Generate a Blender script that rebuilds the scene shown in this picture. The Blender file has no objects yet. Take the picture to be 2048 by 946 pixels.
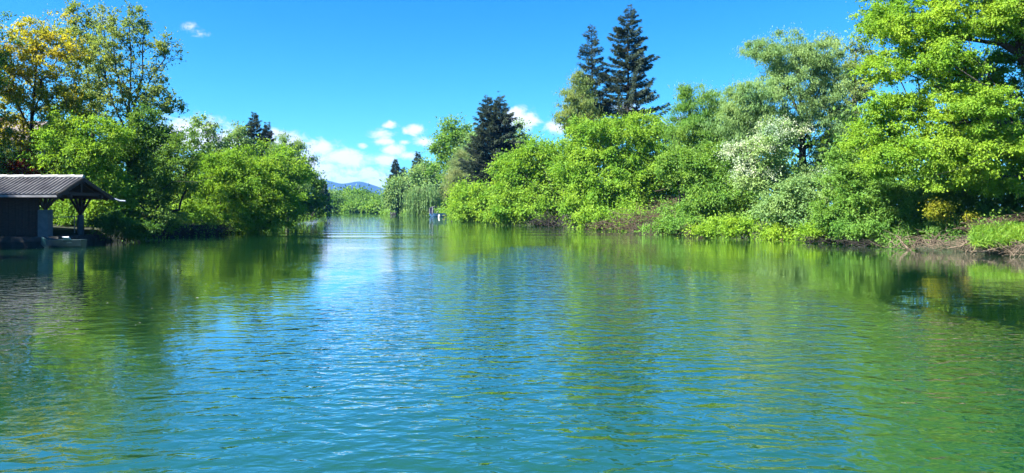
import bpy, math, random
import numpy as np
from mathutils import Vector

SC = bpy.context.scene
COL = SC.collection
R = math.radians
random.seed(5)
RNG = np.random.default_rng(11)

# ------------------------------------------------------------------ frame
F, CX, HY, CAMH = 1500.0, 1024.0, 416.0, 2.2


def P(px, py, d):
    """point seen at a direction (px, py) standing d metres ahead"""
    return np.array([(px - CX) / F * d, d, CAMH + (HY - py) / F * d])


def M_(px, d):
    return px / F * d


# ------------------------------------------------------------------ materials
MATS = {}
LEAFK = (1.60, 1.48, 1.85)


def new_mat(name):
    m = bpy.data.materials.new(name)
    m.use_nodes = True
    nt = m.node_tree
    nt.nodes.clear()
    out = nt.nodes.new('ShaderNodeOutputMaterial')
    return m, nt, out


def node(nt, t, **kw):
    n = nt.nodes.new(t)
    for k, v in kw.items():
        if k.startswith('i_'):
            n.inputs[k[2:].replace('_', ' ')].default_value = v
        else:
            setattr(n, k, v)
    return n


def link(nt, a, b):
    nt.links.new(a, b)


def leaf_mat(name, ca, cb, trans=0.5, rough=0.6, tcol=None):
    """leaf: diffuse + light coming through, two tones chosen per leaf"""
    if name in MATS:
        return MATS[name]
    ca, cb = (tuple(c * k for c, k in zip(q, LEAFK)) for q in (ca, cb))
    m, nt, out = new_mat(name)
    at = node(nt, 'ShaderNodeAttribute', attribute_name='tone')
    mx = node(nt, 'ShaderNodeMix', data_type='RGBA')
    link(nt, at.outputs['Fac'], mx.inputs['Factor'])
    mx.inputs['A'].default_value = (*ca, 1)
    mx.inputs['B'].default_value = (*cb, 1)
    tc = node(nt, 'ShaderNodeTexCoord')
    nz = node(nt, 'ShaderNodeTexNoise')
    nz.inputs['Scale'].default_value = 0.45
    nz.inputs['Detail'].default_value = 3
    link(nt, tc.outputs['Object'], nz.inputs['Vector'])
    vr = node(nt, 'ShaderNodeMapRange')
    vr.inputs['From Min'].default_value = 0.32
    vr.inputs['From Max'].default_value = 0.68
    link(nt, nz.outputs['Fac'], vr.inputs['Value'])
    hv = node(nt, 'ShaderNodeMix', data_type='RGBA')
    hv.inputs['A'].default_value = (0.74, 0.86, 0.95, 1)
    hv.inputs['B'].default_value = (1.28, 1.12, 1.1, 1)
    link(nt, vr.outputs[0], hv.inputs['Factor'])
    m0 = mx
    mx = node(nt, 'ShaderNodeMix', data_type='RGBA', blend_type='MULTIPLY')
    mx.inputs['Factor'].default_value = 1
    link(nt, m0.outputs['Result'], mx.inputs['A'])
    link(nt, hv.outputs['Result'], mx.inputs['B'])
    pb = node(nt, 'ShaderNodeBsdfPrincipled')
    pb.inputs['Roughness'].default_value = rough
    pb.inputs['Specular IOR Level'].default_value = 0.18
    link(nt, mx.outputs['Result'], pb.inputs['Base Color'])
    tr = node(nt, 'ShaderNodeBsdfTranslucent')
    t2 = node(nt, 'ShaderNodeMix', data_type='RGBA', blend_type='MULTIPLY')
    t2.inputs['Factor'].default_value = 1
    t2.inputs['B'].default_value = (*(tcol or (1.35, 1.25, 0.6)), 1)
    link(nt, mx.outputs['Result'], t2.inputs['A'])
    link(nt, t2.outputs['Result'], tr.inputs['Color'])
    ms = node(nt, 'ShaderNodeMixShader')
    ms.inputs['Fac'].default_value = trans
    link(nt, pb.outputs[0], ms.inputs[1])
    link(nt, tr.outputs[0], ms.inputs[2])
    link(nt, ms.outputs[0], out.inputs['Surface'])
    MATS[name] = m
    return m


def solid(name, ca, cb=None, scale=3.0, rough=0.8, bump=0.0, stretch=(1, 1, 1), detail=5, metallic=0.0, spec=0.4):
    """a surface with a noise-mottled colour and optional relief"""
    if name in MATS:
        return MATS[name]
    m, nt, out = new_mat(name)
    pb = node(nt, 'ShaderNodeBsdfPrincipled')
    pb.inputs['Roughness'].default_value = rough
    pb.inputs['Metallic'].default_value = metallic
    pb.inputs['Specular IOR Level'].default_value = spec
    tc = node(nt, 'ShaderNodeTexCoord')
    mp = node(nt, 'ShaderNodeMapping')
    mp.inputs['Scale'].default_value = stretch
    link(nt, tc.outputs['Object'], mp.inputs['Vector'])
    nz = node(nt, 'ShaderNodeTexNoise')
    nz.inputs['Scale'].default_value = scale
    nz.inputs['Detail'].default_value = detail
    link(nt, mp.outputs[0], nz.inputs['Vector'])
    rp = node(nt, 'ShaderNodeMapRange')
    rp.inputs['From Min'].default_value = 0.3
    rp.inputs['From Max'].default_value = 0.7
    link(nt, nz.outputs['Fac'], rp.inputs['Value'])
    mx = node(nt, 'ShaderNodeMix', data_type='RGBA')
    link(nt, rp.outputs[0], mx.inputs['Factor'])
    mx.inputs['A'].default_value = (*ca, 1)
    mx.inputs['B'].default_value = (*(cb or tuple(c * 0.6 for c in ca)), 1)
    link(nt, mx.outputs['Result'], pb.inputs['Base Color'])
    if bump:
        bp = node(nt, 'ShaderNodeBump')
        bp.inputs['Distance'].default_value = bump
        link(nt, nz.outputs['Fac'], bp.inputs['Height'])
        link(nt, bp.outputs[0], pb.inputs['Normal'])
    link(nt, pb.outputs[0], out.inputs['Surface'])
    MATS[name] = m
    return m


# ------------------------------------------------------------------ mesh helpers
def np_mesh(name, verts, faces, n, tone=None, mats=(), midx=None, smooth=False):
    """verts (V,3), faces (Fc,n) with n corners each"""
    me = bpy.data.meshes.new(name)
    nf = len(faces)
    me.vertices.add(len(verts))
    me.vertices.foreach_set('co', np.asarray(verts, np.float32).ravel())
    me.loops.add(nf * n)
    me.loops.foreach_set('vertex_index', np.asarray(faces, np.int32).ravel())
    me.polygons.add(nf)
    me.polygons.foreach_set('loop_start', np.arange(0, nf * n, n, dtype=np.int32))
    me.polygons.foreach_set('loop_total', np.full(nf, n, np.int32))
    if midx is not None:
        me.polygons.foreach_set('material_index', np.asarray(midx, np.int32))
    me.polygons.foreach_set('use_smooth', np.full(nf, smooth, bool))
    for mt in mats:
        me.materials.append(mt)
    me.update(calc_edges=True)
    if tone is not None:
        a = me.attributes.new('tone', 'FLOAT', 'FACE')
        a.data.foreach_set('value', np.asarray(tone, np.float32))
    return me


def mobj(name, me, parent=None):
    o = bpy.data.objects.new(name, me)
    COL.objects.link(o)
    if parent is not None:
        o.parent = parent
    return o


def tag(o, label=None, cat=None, group=None, kind=None):
    if label:
        o['label'] = label
    if cat:
        o['category'] = cat
    if group:
        o['group'] = group
    if kind:
        o['kind'] = kind
    return o


def thing(name, loc, label, cat, group=None, rz=0.0):
    o = bpy.data.objects.new(name, None)
    COL.objects.link(o)
    o.empty_display_size = 0.3
    o.location = loc
    o.rotation_euler = (0, 0, rz)
    return tag(o, label, cat, group)


class MB:
    """collects simple solids into one mesh"""

    def __init__(self):
        self.v, self.f = [], []

    def add(self, vs, fs):
        b = len(self.v)
        self.v += [tuple(map(float, p)) for p in vs]
        self.f += [tuple(i + b for i in q) for q in fs]

    def box(self, x0, x1, y0, y1, z0, z1):
        self.add([(x0, y0, z0), (x1, y0, z0), (x1, y1, z0), (x0, y1, z0), (x0, y0, z1), (x1, y0, z1), (x1, y1, z1), (x0, y1, z1)],
                 [(0, 3, 2, 1), (4, 5, 6, 7), (0, 1, 5, 4), (1, 2, 6, 5), (2, 3, 7, 6), (3, 0, 4, 7)])

    def bar(self, a, b, w, h=None, up=(0, 0, 1)):
        """square timber from a to b"""
        a, b = Vector(a), Vector(b)
        h = h or w
        d = (b - a).normalized()
        u = Vector(up)
        if abs(d.dot(u)) > 0.95:
            u = Vector((1, 0, 0))
        s = d.cross(u).normalized() * w / 2
        t = s.cross(d).normalized() * h / 2
        vs = [a - s - t, a + s - t, a + s + t, a - s + t, b - s - t, b + s - t, b + s + t, b - s + t]
        self.add(vs, [(0, 3, 2, 1), (4, 5, 6, 7), (0, 1, 5, 4), (1, 2, 6, 5), (2, 3, 7, 6), (3, 0, 4, 7)])

    def tube(self, pts, rads, n=10, cap=True):
        pts = [Vector(p) for p in pts]
        rings = []
        for i, p in enumerate(pts):
            d = (pts[min(i + 1, len(pts) - 1)] - pts[max(i - 1, 0)]).normalized()
            u = Vector((0, 0, 1)) if abs(d.z) < 0.9 else Vector((1, 0, 0))
            s = d.cross(u).normalized()
            t = s.cross(d)
            r = rads[i] if hasattr(rads, '__len__') else rads
            rings.append([p + (s * math.cos(k * 2 * math.pi / n) + t * math.sin(k * 2 * math.pi / n)) * r for k in range(n)])
        vs = [q for rg in rings for q in rg]
        fs = []
        for i in range(len(rings) - 1):
            for k in range(n):
                k2 = (k + 1) % n
                fs.append((i * n + k, i * n + k2, (i + 1) * n + k2, (i + 1) * n + k))
        if cap:
            fs.append(tuple(range(n - 1, -1, -1)))
            fs.append(tuple((len(rings) - 1) * n + k for k in range(n)))
        self.add(vs, fs)

    def build(self, name, mat, parent=None, bevel=0.0, smooth=False):
        me = bpy.data.meshes.new(name)
        me.from_pydata(self.v, [], self.f)
        me.materials.append(mat)
        if smooth:
            me.polygons.foreach_set('use_smooth', np.ones(len(me.polygons), bool))
        me.update()
        o = mobj(name, me, parent)
        if bevel:
            b = o.modifiers.new('bevel', 'BEVEL')
            b.width = bevel
            b.segments = 2
        return o


def unit(a):
    return a / np.maximum(np.linalg.norm(a, axis=-1, keepdims=True), 1e-9)


def frustums(A, B, ra, rb, n=5):
    """many tapered tubes at once; returns verts, quads"""
    A, B = np.asarray(A, float), np.asarray(B, float)
    ra, rb = np.asarray(ra, float), np.asarray(rb, float)
    d = unit(B - A)
    ref = np.where(np.abs(d[:, 2:3]) > 0.9, np.array([[1.0, 0, 0]]), np.array([[0, 0, 1.0]]))
    s = unit(np.cross(d, ref))
    t = np.cross(s, d)
    ang = np.arange(n) * 2 * np.pi / n
    ring = s[:, None, :] * np.cos(ang)[None, :, None] + t[:, None, :] * np.sin(ang)[None, :, None]
    va = A[:, None, :] + ring * ra[:, None, None]
    vb = B[:, None, :] + ring * rb[:, None, None] + (d * (rb * 0.5)[:, None])[:, None, :]
    V = np.concatenate([va, vb], 1).reshape(-1, 3)
    m = len(A)
    k = np.arange(n)
    k2 = (k + 1) % n
    q = np.stack([k, k2, k2 + n, k + n], 1)
    Fq = (q[None] + (np.arange(m) * 2 * n)[:, None, None]).reshape(-1, 4)
    return V, Fq


def leaves(pos, axis, nrm, L, W, fold=0.25):
    """one four-cornered folded leaf per point"""
    axis = unit(axis)
    side = unit(np.cross(axis, nrm))
    up = np.cross(side, axis)
    L = np.asarray(L)[:, None]
    W = np.asarray(W)[:, None]
    b = pos
    tip = pos + axis * L - up * L * 0.12
    mid = pos + axis * L * 0.45
    l = mid + side * W * 0.5 + up * W * fold
    r = mid - side * W * 0.5 + up * W * fold
    V = np.stack([b, r, tip, l], 1).reshape(-1, 3)
    Fq = np.arange(len(pos) * 4).reshape(-1, 4)
    return V, Fq


# ------------------------------------------------------------------ terrain
LB = [(-400, -34), (0, -33), (40, -29.5), (43.0, -28), (47, -25.5), (56, -25.5), (62, -24.5), (67, -23.6), (80, -27), (110, -33), (137, -39), (206, -53), (240, -62), (335, -82)]
RB = [(-400, 34), (0, 29), (20, 26), (33, 22.8), (44.6, 21.9), (50, 19.6), (63, 16.0), (75, 11.6), (89, 7.8), (114, -1.4), (150, -8.5), (194, -16.5), (212, -23.5), (275, -47.5), (330, -50), (335, -52)]


def bank(tbl, y):
    t = np.array(tbl)
    return np.interp(y, t[:, 0], t[:, 1])


def wob(x, y, s=1.0):
    return (np.sin(x * 0.9 * s + 1.3 * np.sin(y * 0.37 * s)) + np.sin(y * 1.13 * s + 2.1 + np.sin(x * 0.53 * s)) + 0.6 * np.sin((x + y) * 2.1 * s + 0.7) + 0.5 * np.sin((x - 1.4 * y) * 3.7 * s)) / 3.1


def ground_h(x, y):
    x, y = np.asarray(x, float), np.asarray(y, float)
    main = np.minimum(np.minimum(x - bank(LB, y), bank(RB, y) - x), 331 - y)
    arm = np.minimum(np.minimum(-45 - x, y - 236), 331 - y)
    ins = np.maximum(main, arm) + 0.35 * wob(x, y, 0.9)
    t = np.clip((1.1 - ins) / 2.6, 0, 1)
    h = -1.6 + t * t * (3 - 2 * t) * 2.35
    return h + np.clip((-ins - 1) / 14, 0, 1) * 0.9 + 0.1 * wob(x, y, 0.8) * (ins < 0)


def gh(x, y):
    return float(ground_h(x, y))


def build_ground():
    xs = np.concatenate([-np.geomspace(9000, 110, 26), np.arange(-105, 60, 0.75), np.geomspace(62, 9000, 26)])
    ys = np.concatenate([-np.geomspace(9000, 30, 16), np.arange(-25, 345, 0.9), np.geomspace(350, 9000, 26)])
    X, Y = np.meshgrid(xs, ys)
    Z = ground_h(X, Y)
    V = np.stack([X, Y, Z], -1).reshape(-1, 3)
    nx, ny = len(xs), len(ys)
    i = np.arange(nx - 1)[None, :] + (np.arange(ny - 1) * nx)[:, None]
    Fq = np.stack([i, i + 1, i + 1 + nx, i + nx], -1).reshape(-1, 4)
    soil = solid('river bank soil', (0.014, 0.014, 0.006), (0.014, 0.024, 0.006), scale=0.8, rough=0.95, bump=0.05)
    o = mobj('ground', np_mesh('ground', V, Fq, 4, mats=[soil], smooth=True))
    tag(o, kind='structure')


def water_mat():
    m, nt, out = new_mat('green river water')
    body = node(nt, 'ShaderNodeBsdfDiffuse')            # milky green water seen from above
    body.inputs['Color'].default_value = (0.007, 0.043, 0.015, 1)
    mirror = node(nt, 'ShaderNodeBsdfGlossy')           # reflection off the surface
    mirror.inputs['Roughness'].default_value = 0.015
    mirror.inputs['Color'].default_value = (0.97, 0.98, 1.0, 1)
    fr = node(nt, 'ShaderNodeFresnel')
    fr.inputs['IOR'].default_value = 1.34
    tc = node(nt, 'ShaderNodeTexCoord')

    def noise(sx, sy, scale, detail, rough=0.5, dist=0.0, rot=0.0, off=0.0):
        mp = node(nt, 'ShaderNodeMapping')
        mp.inputs['Scale'].default_value = (sx, sy, 1)
        mp.inputs['Rotation'].default_value = (0, 0, rot)
        mp.inputs['Location'].default_value = (off, off * 0.7, 0)
        link(nt, tc.outputs['Object'], mp.inputs['Vector'])
        nz = node(nt, 'ShaderNodeTexNoise')
        nz.inputs['Scale'].default_value = scale
        nz.inputs['Detail'].default_value = detail
        nz.inputs['Roughness'].default_value = rough
        nz.inputs['Distortion'].default_value = dist
        link(nt, mp.outputs[0], nz.inputs['Vector'])
        return nz.outputs['Fac']

    def math_(op, a, b=None, c=None):
        n = node(nt, 'ShaderNodeMath', operation=op)
        for k, v in enumerate((a, b, c)):
            if v is None:
                continue
            if isinstance(v, (int, float)):
                n.inputs[k].default_value = v
            else:
                link(nt, v, n.inputs[k])
        return n.outputs[0]

    def ridge(v):
        """rounded noise folded into sharp wavelet crests"""
        return math_('SUBTRACT', 1.0, math_('POWER', math_('ABSOLUTE', math_('MULTIPLY_ADD', v, 4.0, -2.0)), 0.8))
    fine = noise(0.85, 1.3, 4.6, 2.0, 0.5, 0.4, 0.12)
    mid = noise(0.55, 1.0, 2.2, 1.5, 0.45, 0.6, -0.16, 7.0)
    crest = ridge(noise(0.6, 1.0, 1.45, 1.5, 0.45, 0.7, 0.22, 5.0))
    big = noise(0.22, 1.0, 0.33, 1.0, 0.4, 0.3, 0.05, 3.0)
    # calm and ruffled patches
    pat = noise(0.5, 1.0, 0.075, 2.0, 0.5, 0.4, 0.3, 11.0)
    mr = node(nt, 'ShaderNodeMapRange', interpolation_type='SMOOTHSTEP')
    mr.inputs['From Min'].default_value = 0.40
    mr.inputs['From Max'].default_value = 0.58
    mr.inputs['To Min'].default_value = 0.05
    mr.inputs['To Max'].default_value = 0.22
    link(nt, pat, mr.inputs['Value'])
    h = math_('MULTIPLY', fine, 0.032)
    h = math_('MULTIPLY_ADD', mid, 0.040, h)
    h = math_('MULTIPLY_ADD', crest, 0.017, h)
    # the ruffled strip down the middle of the river
    sxy = node(nt, 'ShaderNodeSeparateXYZ')
    link(nt, tc.outputs['Object'], sxy.inputs[0])
    ex = math_('MULTIPLY', math_('SUBTRACT', sxy.outputs['X'], 1.8), 1 / 6.5)
    ey = math_('MULTIPLY', math_('SUBTRACT', sxy.outputs['Y'], 8.0), 1 / 38.0)
    eq = math_('ADD', math_('MULTIPLY', ex, ex), math_('MULTIPLY', ey, ey))
    eq = math_('ADD', eq, math_('MULTIPLY', math_('SUBTRACT', pat, 0.5), 2.0))
    strip = node(nt, 'ShaderNodeMapRange', interpolation_type='SMOOTHSTEP')
    strip.inputs['From Min'].default_value = 1.3
    strip.inputs['From Max'].default_value = 0.3
    strip.inputs['To Min'].default_value = 0.0
    strip.inputs['To Max'].default_value = 0.60
    link(nt, eq, strip.inputs['Value'])
    gust = math_('MULTIPLY', strip.outputs[0], math_('MULTIPLY_ADD', sxy.outputs['Y'], 0.035, 0.75))
    h = math_('MULTIPLY', h, math_('MAXIMUM', mr.outputs[0], gust))
    h = math_('MULTIPLY_ADD', big, 0.013, h)
    # long low swell left by a passing boat, further up the river
    wv = node(nt, 'ShaderNodeTexWave', wave_type='BANDS', bands_direction='Y', wave_profile='SIN')
    wv.inputs['Scale'].default_value = 0.045
    wv.inputs['Distortion'].default_value = 1.2
    wv.inputs['Detail'].default_value = 1.0
    wv.inputs['Detail Scale'].default_value = 0.6
    link(nt, tc.outputs['Object'], wv.inputs['Vector'])
    sx = node(nt, 'ShaderNodeSeparateXYZ')
    link(nt, tc.outputs['Object'], sx.inputs[0])
    far = node(nt, 'ShaderNodeMapRange', interpolation_type='SMOOTHSTEP')
    far.inputs['From Min'].default_value = 45.0
    far.inputs['From Max'].default_value = 75.0
    link(nt, sx.outputs['Y'], far.inputs['Value'])
    h = math_('ADD', h, math_('MULTIPLY', math_('MULTIPLY', wv.outputs['Fac'], 0.045), far.outputs[0]))
    bp = node(nt, 'ShaderNodeBump')
    bp.inputs['Distance'].default_value = 1.0
    bp.inputs['Strength'].default_value = 1.0
    link(nt, h, bp.inputs['Height'])
    for q in (body, mirror, fr):
        link(nt, bp.outputs[0], q.inputs['Normal'])
    ms = node(nt, 'ShaderNodeMixShader')
    link(nt, math_('MINIMUM', math_('MULTIPLY', fr.outputs[0], WREFL), 0.92), ms.inputs['Fac'])
    link(nt, body.outputs[0], ms.inputs[1])
    link(nt, mirror.outputs[0], ms.inputs[2])
    link(nt, ms.outputs[0], out.inputs['Surface'])
    return m


WREFL = 2.0


def build_water():
    V = np.array([(-220, -300, 0), (60, -300, 0), (60, 345, 0), (-220, 345, 0)], float)
    o = mobj('water', np_mesh('water', V, np.array([[0, 1, 2, 3]]), 4, mats=[water_mat()]))
    tag(o, kind='structure')


def build_mountains():
    ridge = [(380, 372), (470, 366), (540, 352), (600, 362), (640, 357), (655, 360), (672, 366), (690, 369), (706, 363), (720, 361.5), (732, 365), (745, 371), (760, 373), (775, 381), (800, 388), (850, 384), (920, 378), (1000, 390), (1100, 384), (1250, 396), (1400, 404)]
    ridge2 = [(380, 392), (500, 384), (600, 388), (660, 379), (700, 386), (740, 389), (775, 395), (850, 399), (950, 396), (1100, 402), (1400, 408)]
    mat = solid('forested mountain slopes', (0.003, 0.008, 0.007), (0.006, 0.012, 0.009), scale=0.006, rough=1.0, bump=20.0)
    for d, rd, dep in ((6200, ridge, 1500), (5000, ridge2, 900)):
        t = np.array(rd, float)
        px = np.linspace(t[0, 0], t[-1, 0], 420)
        py = np.interp(px, t[:, 0], t[:, 1])
        py = np.convolve(np.pad(py, 6, mode='edge'), np.ones(13) / 13, 'valid')
        top = CAMH + (HY - py) / F * d
        nv = 24
        rows = []
        for k in range(-nv, nv + 1):
            s = k / nv
            prof = (1 - abs(s)) ** 1.15
            yy = d + s * dep
            x = (px - CX) / F * d
            n = wob(x / 95, yy / 95 * np.ones_like(x)) * 20 + wob(x / 33, yy / 33 * np.ones_like(x)) * 7
            z = top * prof + n * min(1, 2.5 * abs(s)) * prof
            rows.append(np.stack([x, np.full_like(x, yy), z], -1))
        V = np.array(rows).reshape(-1, 3)
        nx, ny = len(px), 2 * nv + 1
        i = np.arange(nx - 1)[None, :] + (np.arange(ny - 1) * nx)[:, None]
        Fq = np.stack([i, i + 1, i + 1 + nx, i + nx], -1).reshape(-1, 4)
        o = mobj('mountains', np_mesh('mountains', V, Fq, 4, mats=[mat], smooth=True))
        tag(o, kind='structure')


def build_haze():
    mb = MB()
    mb.box(-9200, 9200, -9200, 9200, -4.0, 330.0)
    m, nt, out = new_mat('thin blue air')
    pv = node(nt, 'ShaderNodeVolumePrincipled')
    pv.inputs['Color'].default_value = (0.10, 0.40, 1.0, 1)
    pv.inputs['Density'].default_value = HAZE
    pv.inputs['Anisotropy'].default_value = 0.0
    link(nt, pv.outputs[0], out.inputs['Volume'])
    o = mb.build('haze', m)
    tag(o, kind='stuff')


HAZE = 0.00007

# ------------------------------------------------------------------ plants
BARK = {
    'brown': solid('brown bark', (0.055, 0.042, 0.030), (0.030, 0.024, 0.018), scale=6, rough=0.95, bump=0.03, stretch=(1, 1, 0.3)),
    'dark': solid('dark wet bark', (0.024, 0.020, 0.016), (0.014, 0.012, 0.010), scale=6, rough=0.9, bump=0.03, stretch=(1, 1, 0.3)),
    'grey': solid('grey bark', (0.10, 0.09, 0.075), (0.05, 0.045, 0.04), scale=6, rough=0.95, bump=0.03, stretch=(1, 1, 0.3)),
    'dead': solid('bleached dead wood', (0.15, 0.115, 0.08), (0.07, 0.052, 0.036), scale=5, rough=0.95, bump=0.02),
}
LEAF = {
    'lime': leaf_mat('lime green leaves', (0.108, 0.225, 0.014), (0.150, 0.26, 0.020), 0.5),
    'bright': leaf_mat('bright spring green leaves', (0.085, 0.200, 0.014), (0.140, 0.250, 0.022), 0.45),
    'fresh': leaf_mat('fresh green leaves', (0.065, 0.165, 0.018), (0.11, 0.21, 0.03), 0.45),
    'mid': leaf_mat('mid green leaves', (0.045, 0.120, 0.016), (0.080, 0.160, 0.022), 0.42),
    'deep': leaf_mat('deep green leaves', (0.028, 0.085, 0.012), (0.055, 0.13, 0.016), 0.45),
    'willow': leaf_mat('grey green willow leaves', (0.095, 0.185, 0.048), (0.135, 0.235, 0.065), 0.40),
    'palewillow': leaf_mat('pale willow leaves', (0.085, 0.175, 0.045), (0.12, 0.21, 0.06), 0.40),
    'tan': leaf_mat('tan budding leaves', (0.10, 0.17, 0.055), (0.135, 0.18, 0.06), 0.40),
    'yellow': leaf_mat('yellow green young leaves', (0.15, 0.20, 0.015), (0.23, 0.225, 0.02), 0.55),
    'gold': leaf_mat('golden catkin leaves', (0.15, 0.19, 0.010), (0.20, 0.20, 0.015), 0.45),
    'olive': leaf_mat('olive green leaves', (0.085, 0.15, 0.030), (0.13, 0.19, 0.045), 0.42),
    'copper': leaf_mat('copper red leaves', (0.085, 0.030, 0.015), (0.16, 0.050, 0.018), 0.45, tcol=(1.4, 0.8, 0.6)),
    'blossom': leaf_mat('white blossom petals', (0.19, 0.27, 0.13), (0.27, 0.34, 0.19), 0.25, tcol=(1, 1, 0.9)),
    'needle': leaf_mat('dark spruce needles', (0.014, 0.032, 0.016), (0.034, 0.052, 0.024), 0.2),
    'needle_warm': leaf_mat('olive spruce needles', (0.022, 0.034, 0.012), (0.05, 0.055, 0.02), 0.2),
    'grass': leaf_mat('long bank grass blades', (0.075, 0.18, 0.016), (0.13, 0.22, 0.022), 0.45),
    'under': leaf_mat('low undergrowth leaves', (0.045, 0.10, 0.014), (0.085, 0.14, 0.02), 0.4),
}


def grow(trunks, tips, step, rng, up_pen=1.2, path_w=0.3, arch=0.10):
    """joins every tip to the nearest wood already grown; trunks: list of (k,3) polylines"""
    pos, par, plen = [], [], []
    for line in trunks:
        line = np.asarray(line, float)
        prev = -1
        if pos:  # join a side stem to the closest existing node if it starts there
            dd = np.linalg.norm(np.array(pos) - line[0], axis=1)
            prev = int(dd.argmin())
        for a, b in zip(line[:-1], line[1:]):
            n = max(1, int(np.linalg.norm(b - a) / step))
            for k in range(n):
                p = a + (b - a) * k / n
                if prev >= 0 and np.linalg.norm(p - pos[prev]) < 1e-4:
                    continue
                if k or prev < 0:
                    p = p + rng.normal(0, step * 0.05, 3)
                pos.append(p)
                par.append(prev)
                plen.append(0 if prev < 0 else plen[prev] + np.linalg.norm(p - pos[prev]))
                prev = len(pos) - 1
        pos.append(line[-1])
        par.append(prev)
        plen.append(plen[prev] + step)
    cap = len(pos) + len(tips) * 14 + 10
    A = np.zeros((cap, 3))
    n = len(pos)
    A[:n] = pos
    PL = np.zeros(cap)
    PL[:n] = plen
    base = A[0]
    order = np.argsort(np.linalg.norm(tips - A[:n].mean(0), axis=1))
    ends = []
    for ti in order:
        t = tips[ti]
        d = t - A[:n]
        L = np.sqrt((d * d).sum(1))
        cost = L + path_w * PL[:n] + up_pen * np.maximum(0, -d[:, 2] + 0.15 * L)
        j = int(cost.argmin())
        Lj = L[j]
        k = min(12, max(1, int(round(Lj / step))))
        prev = j
        for q in range(1, k + 1):
            s = q / k
            p = A[j] + (t - A[j]) * s
            p = p + np.array([0, 0, arch * Lj * math.sin(math.pi * s)])
            if q < k:
                p = p + rng.normal(0, 0.05 * Lj / k + 0.02, 3)
            if n >= cap:
                break
            A[n] = p
            par.append(prev)
            PL[n] = PL[prev] + Lj / k
            prev = n
            n += 1
        ends.append(prev)
    return A[:n], np.array(par), np.array(ends)


def thicken(par, n, tip_r, base_r, expo=2.2):
    acc = np.zeros(n)
    kids = np.zeros(n, bool)
    r = np.zeros(n)
    for i in range(n - 1, -1, -1):
        a = acc[i] if acc[i] > 0 else tip_r ** expo
        r[i] = a ** (1 / expo)
        if par[i] >= 0:
            acc[par[i]] += a
    m = r.max()
    if m > tip_r * 1.01:
        g = math.log(base_r / tip_r) / math.log(m / tip_r)
        r = tip_r * (r / tip_r) ** g
    return r


PLANTS = []


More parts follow.
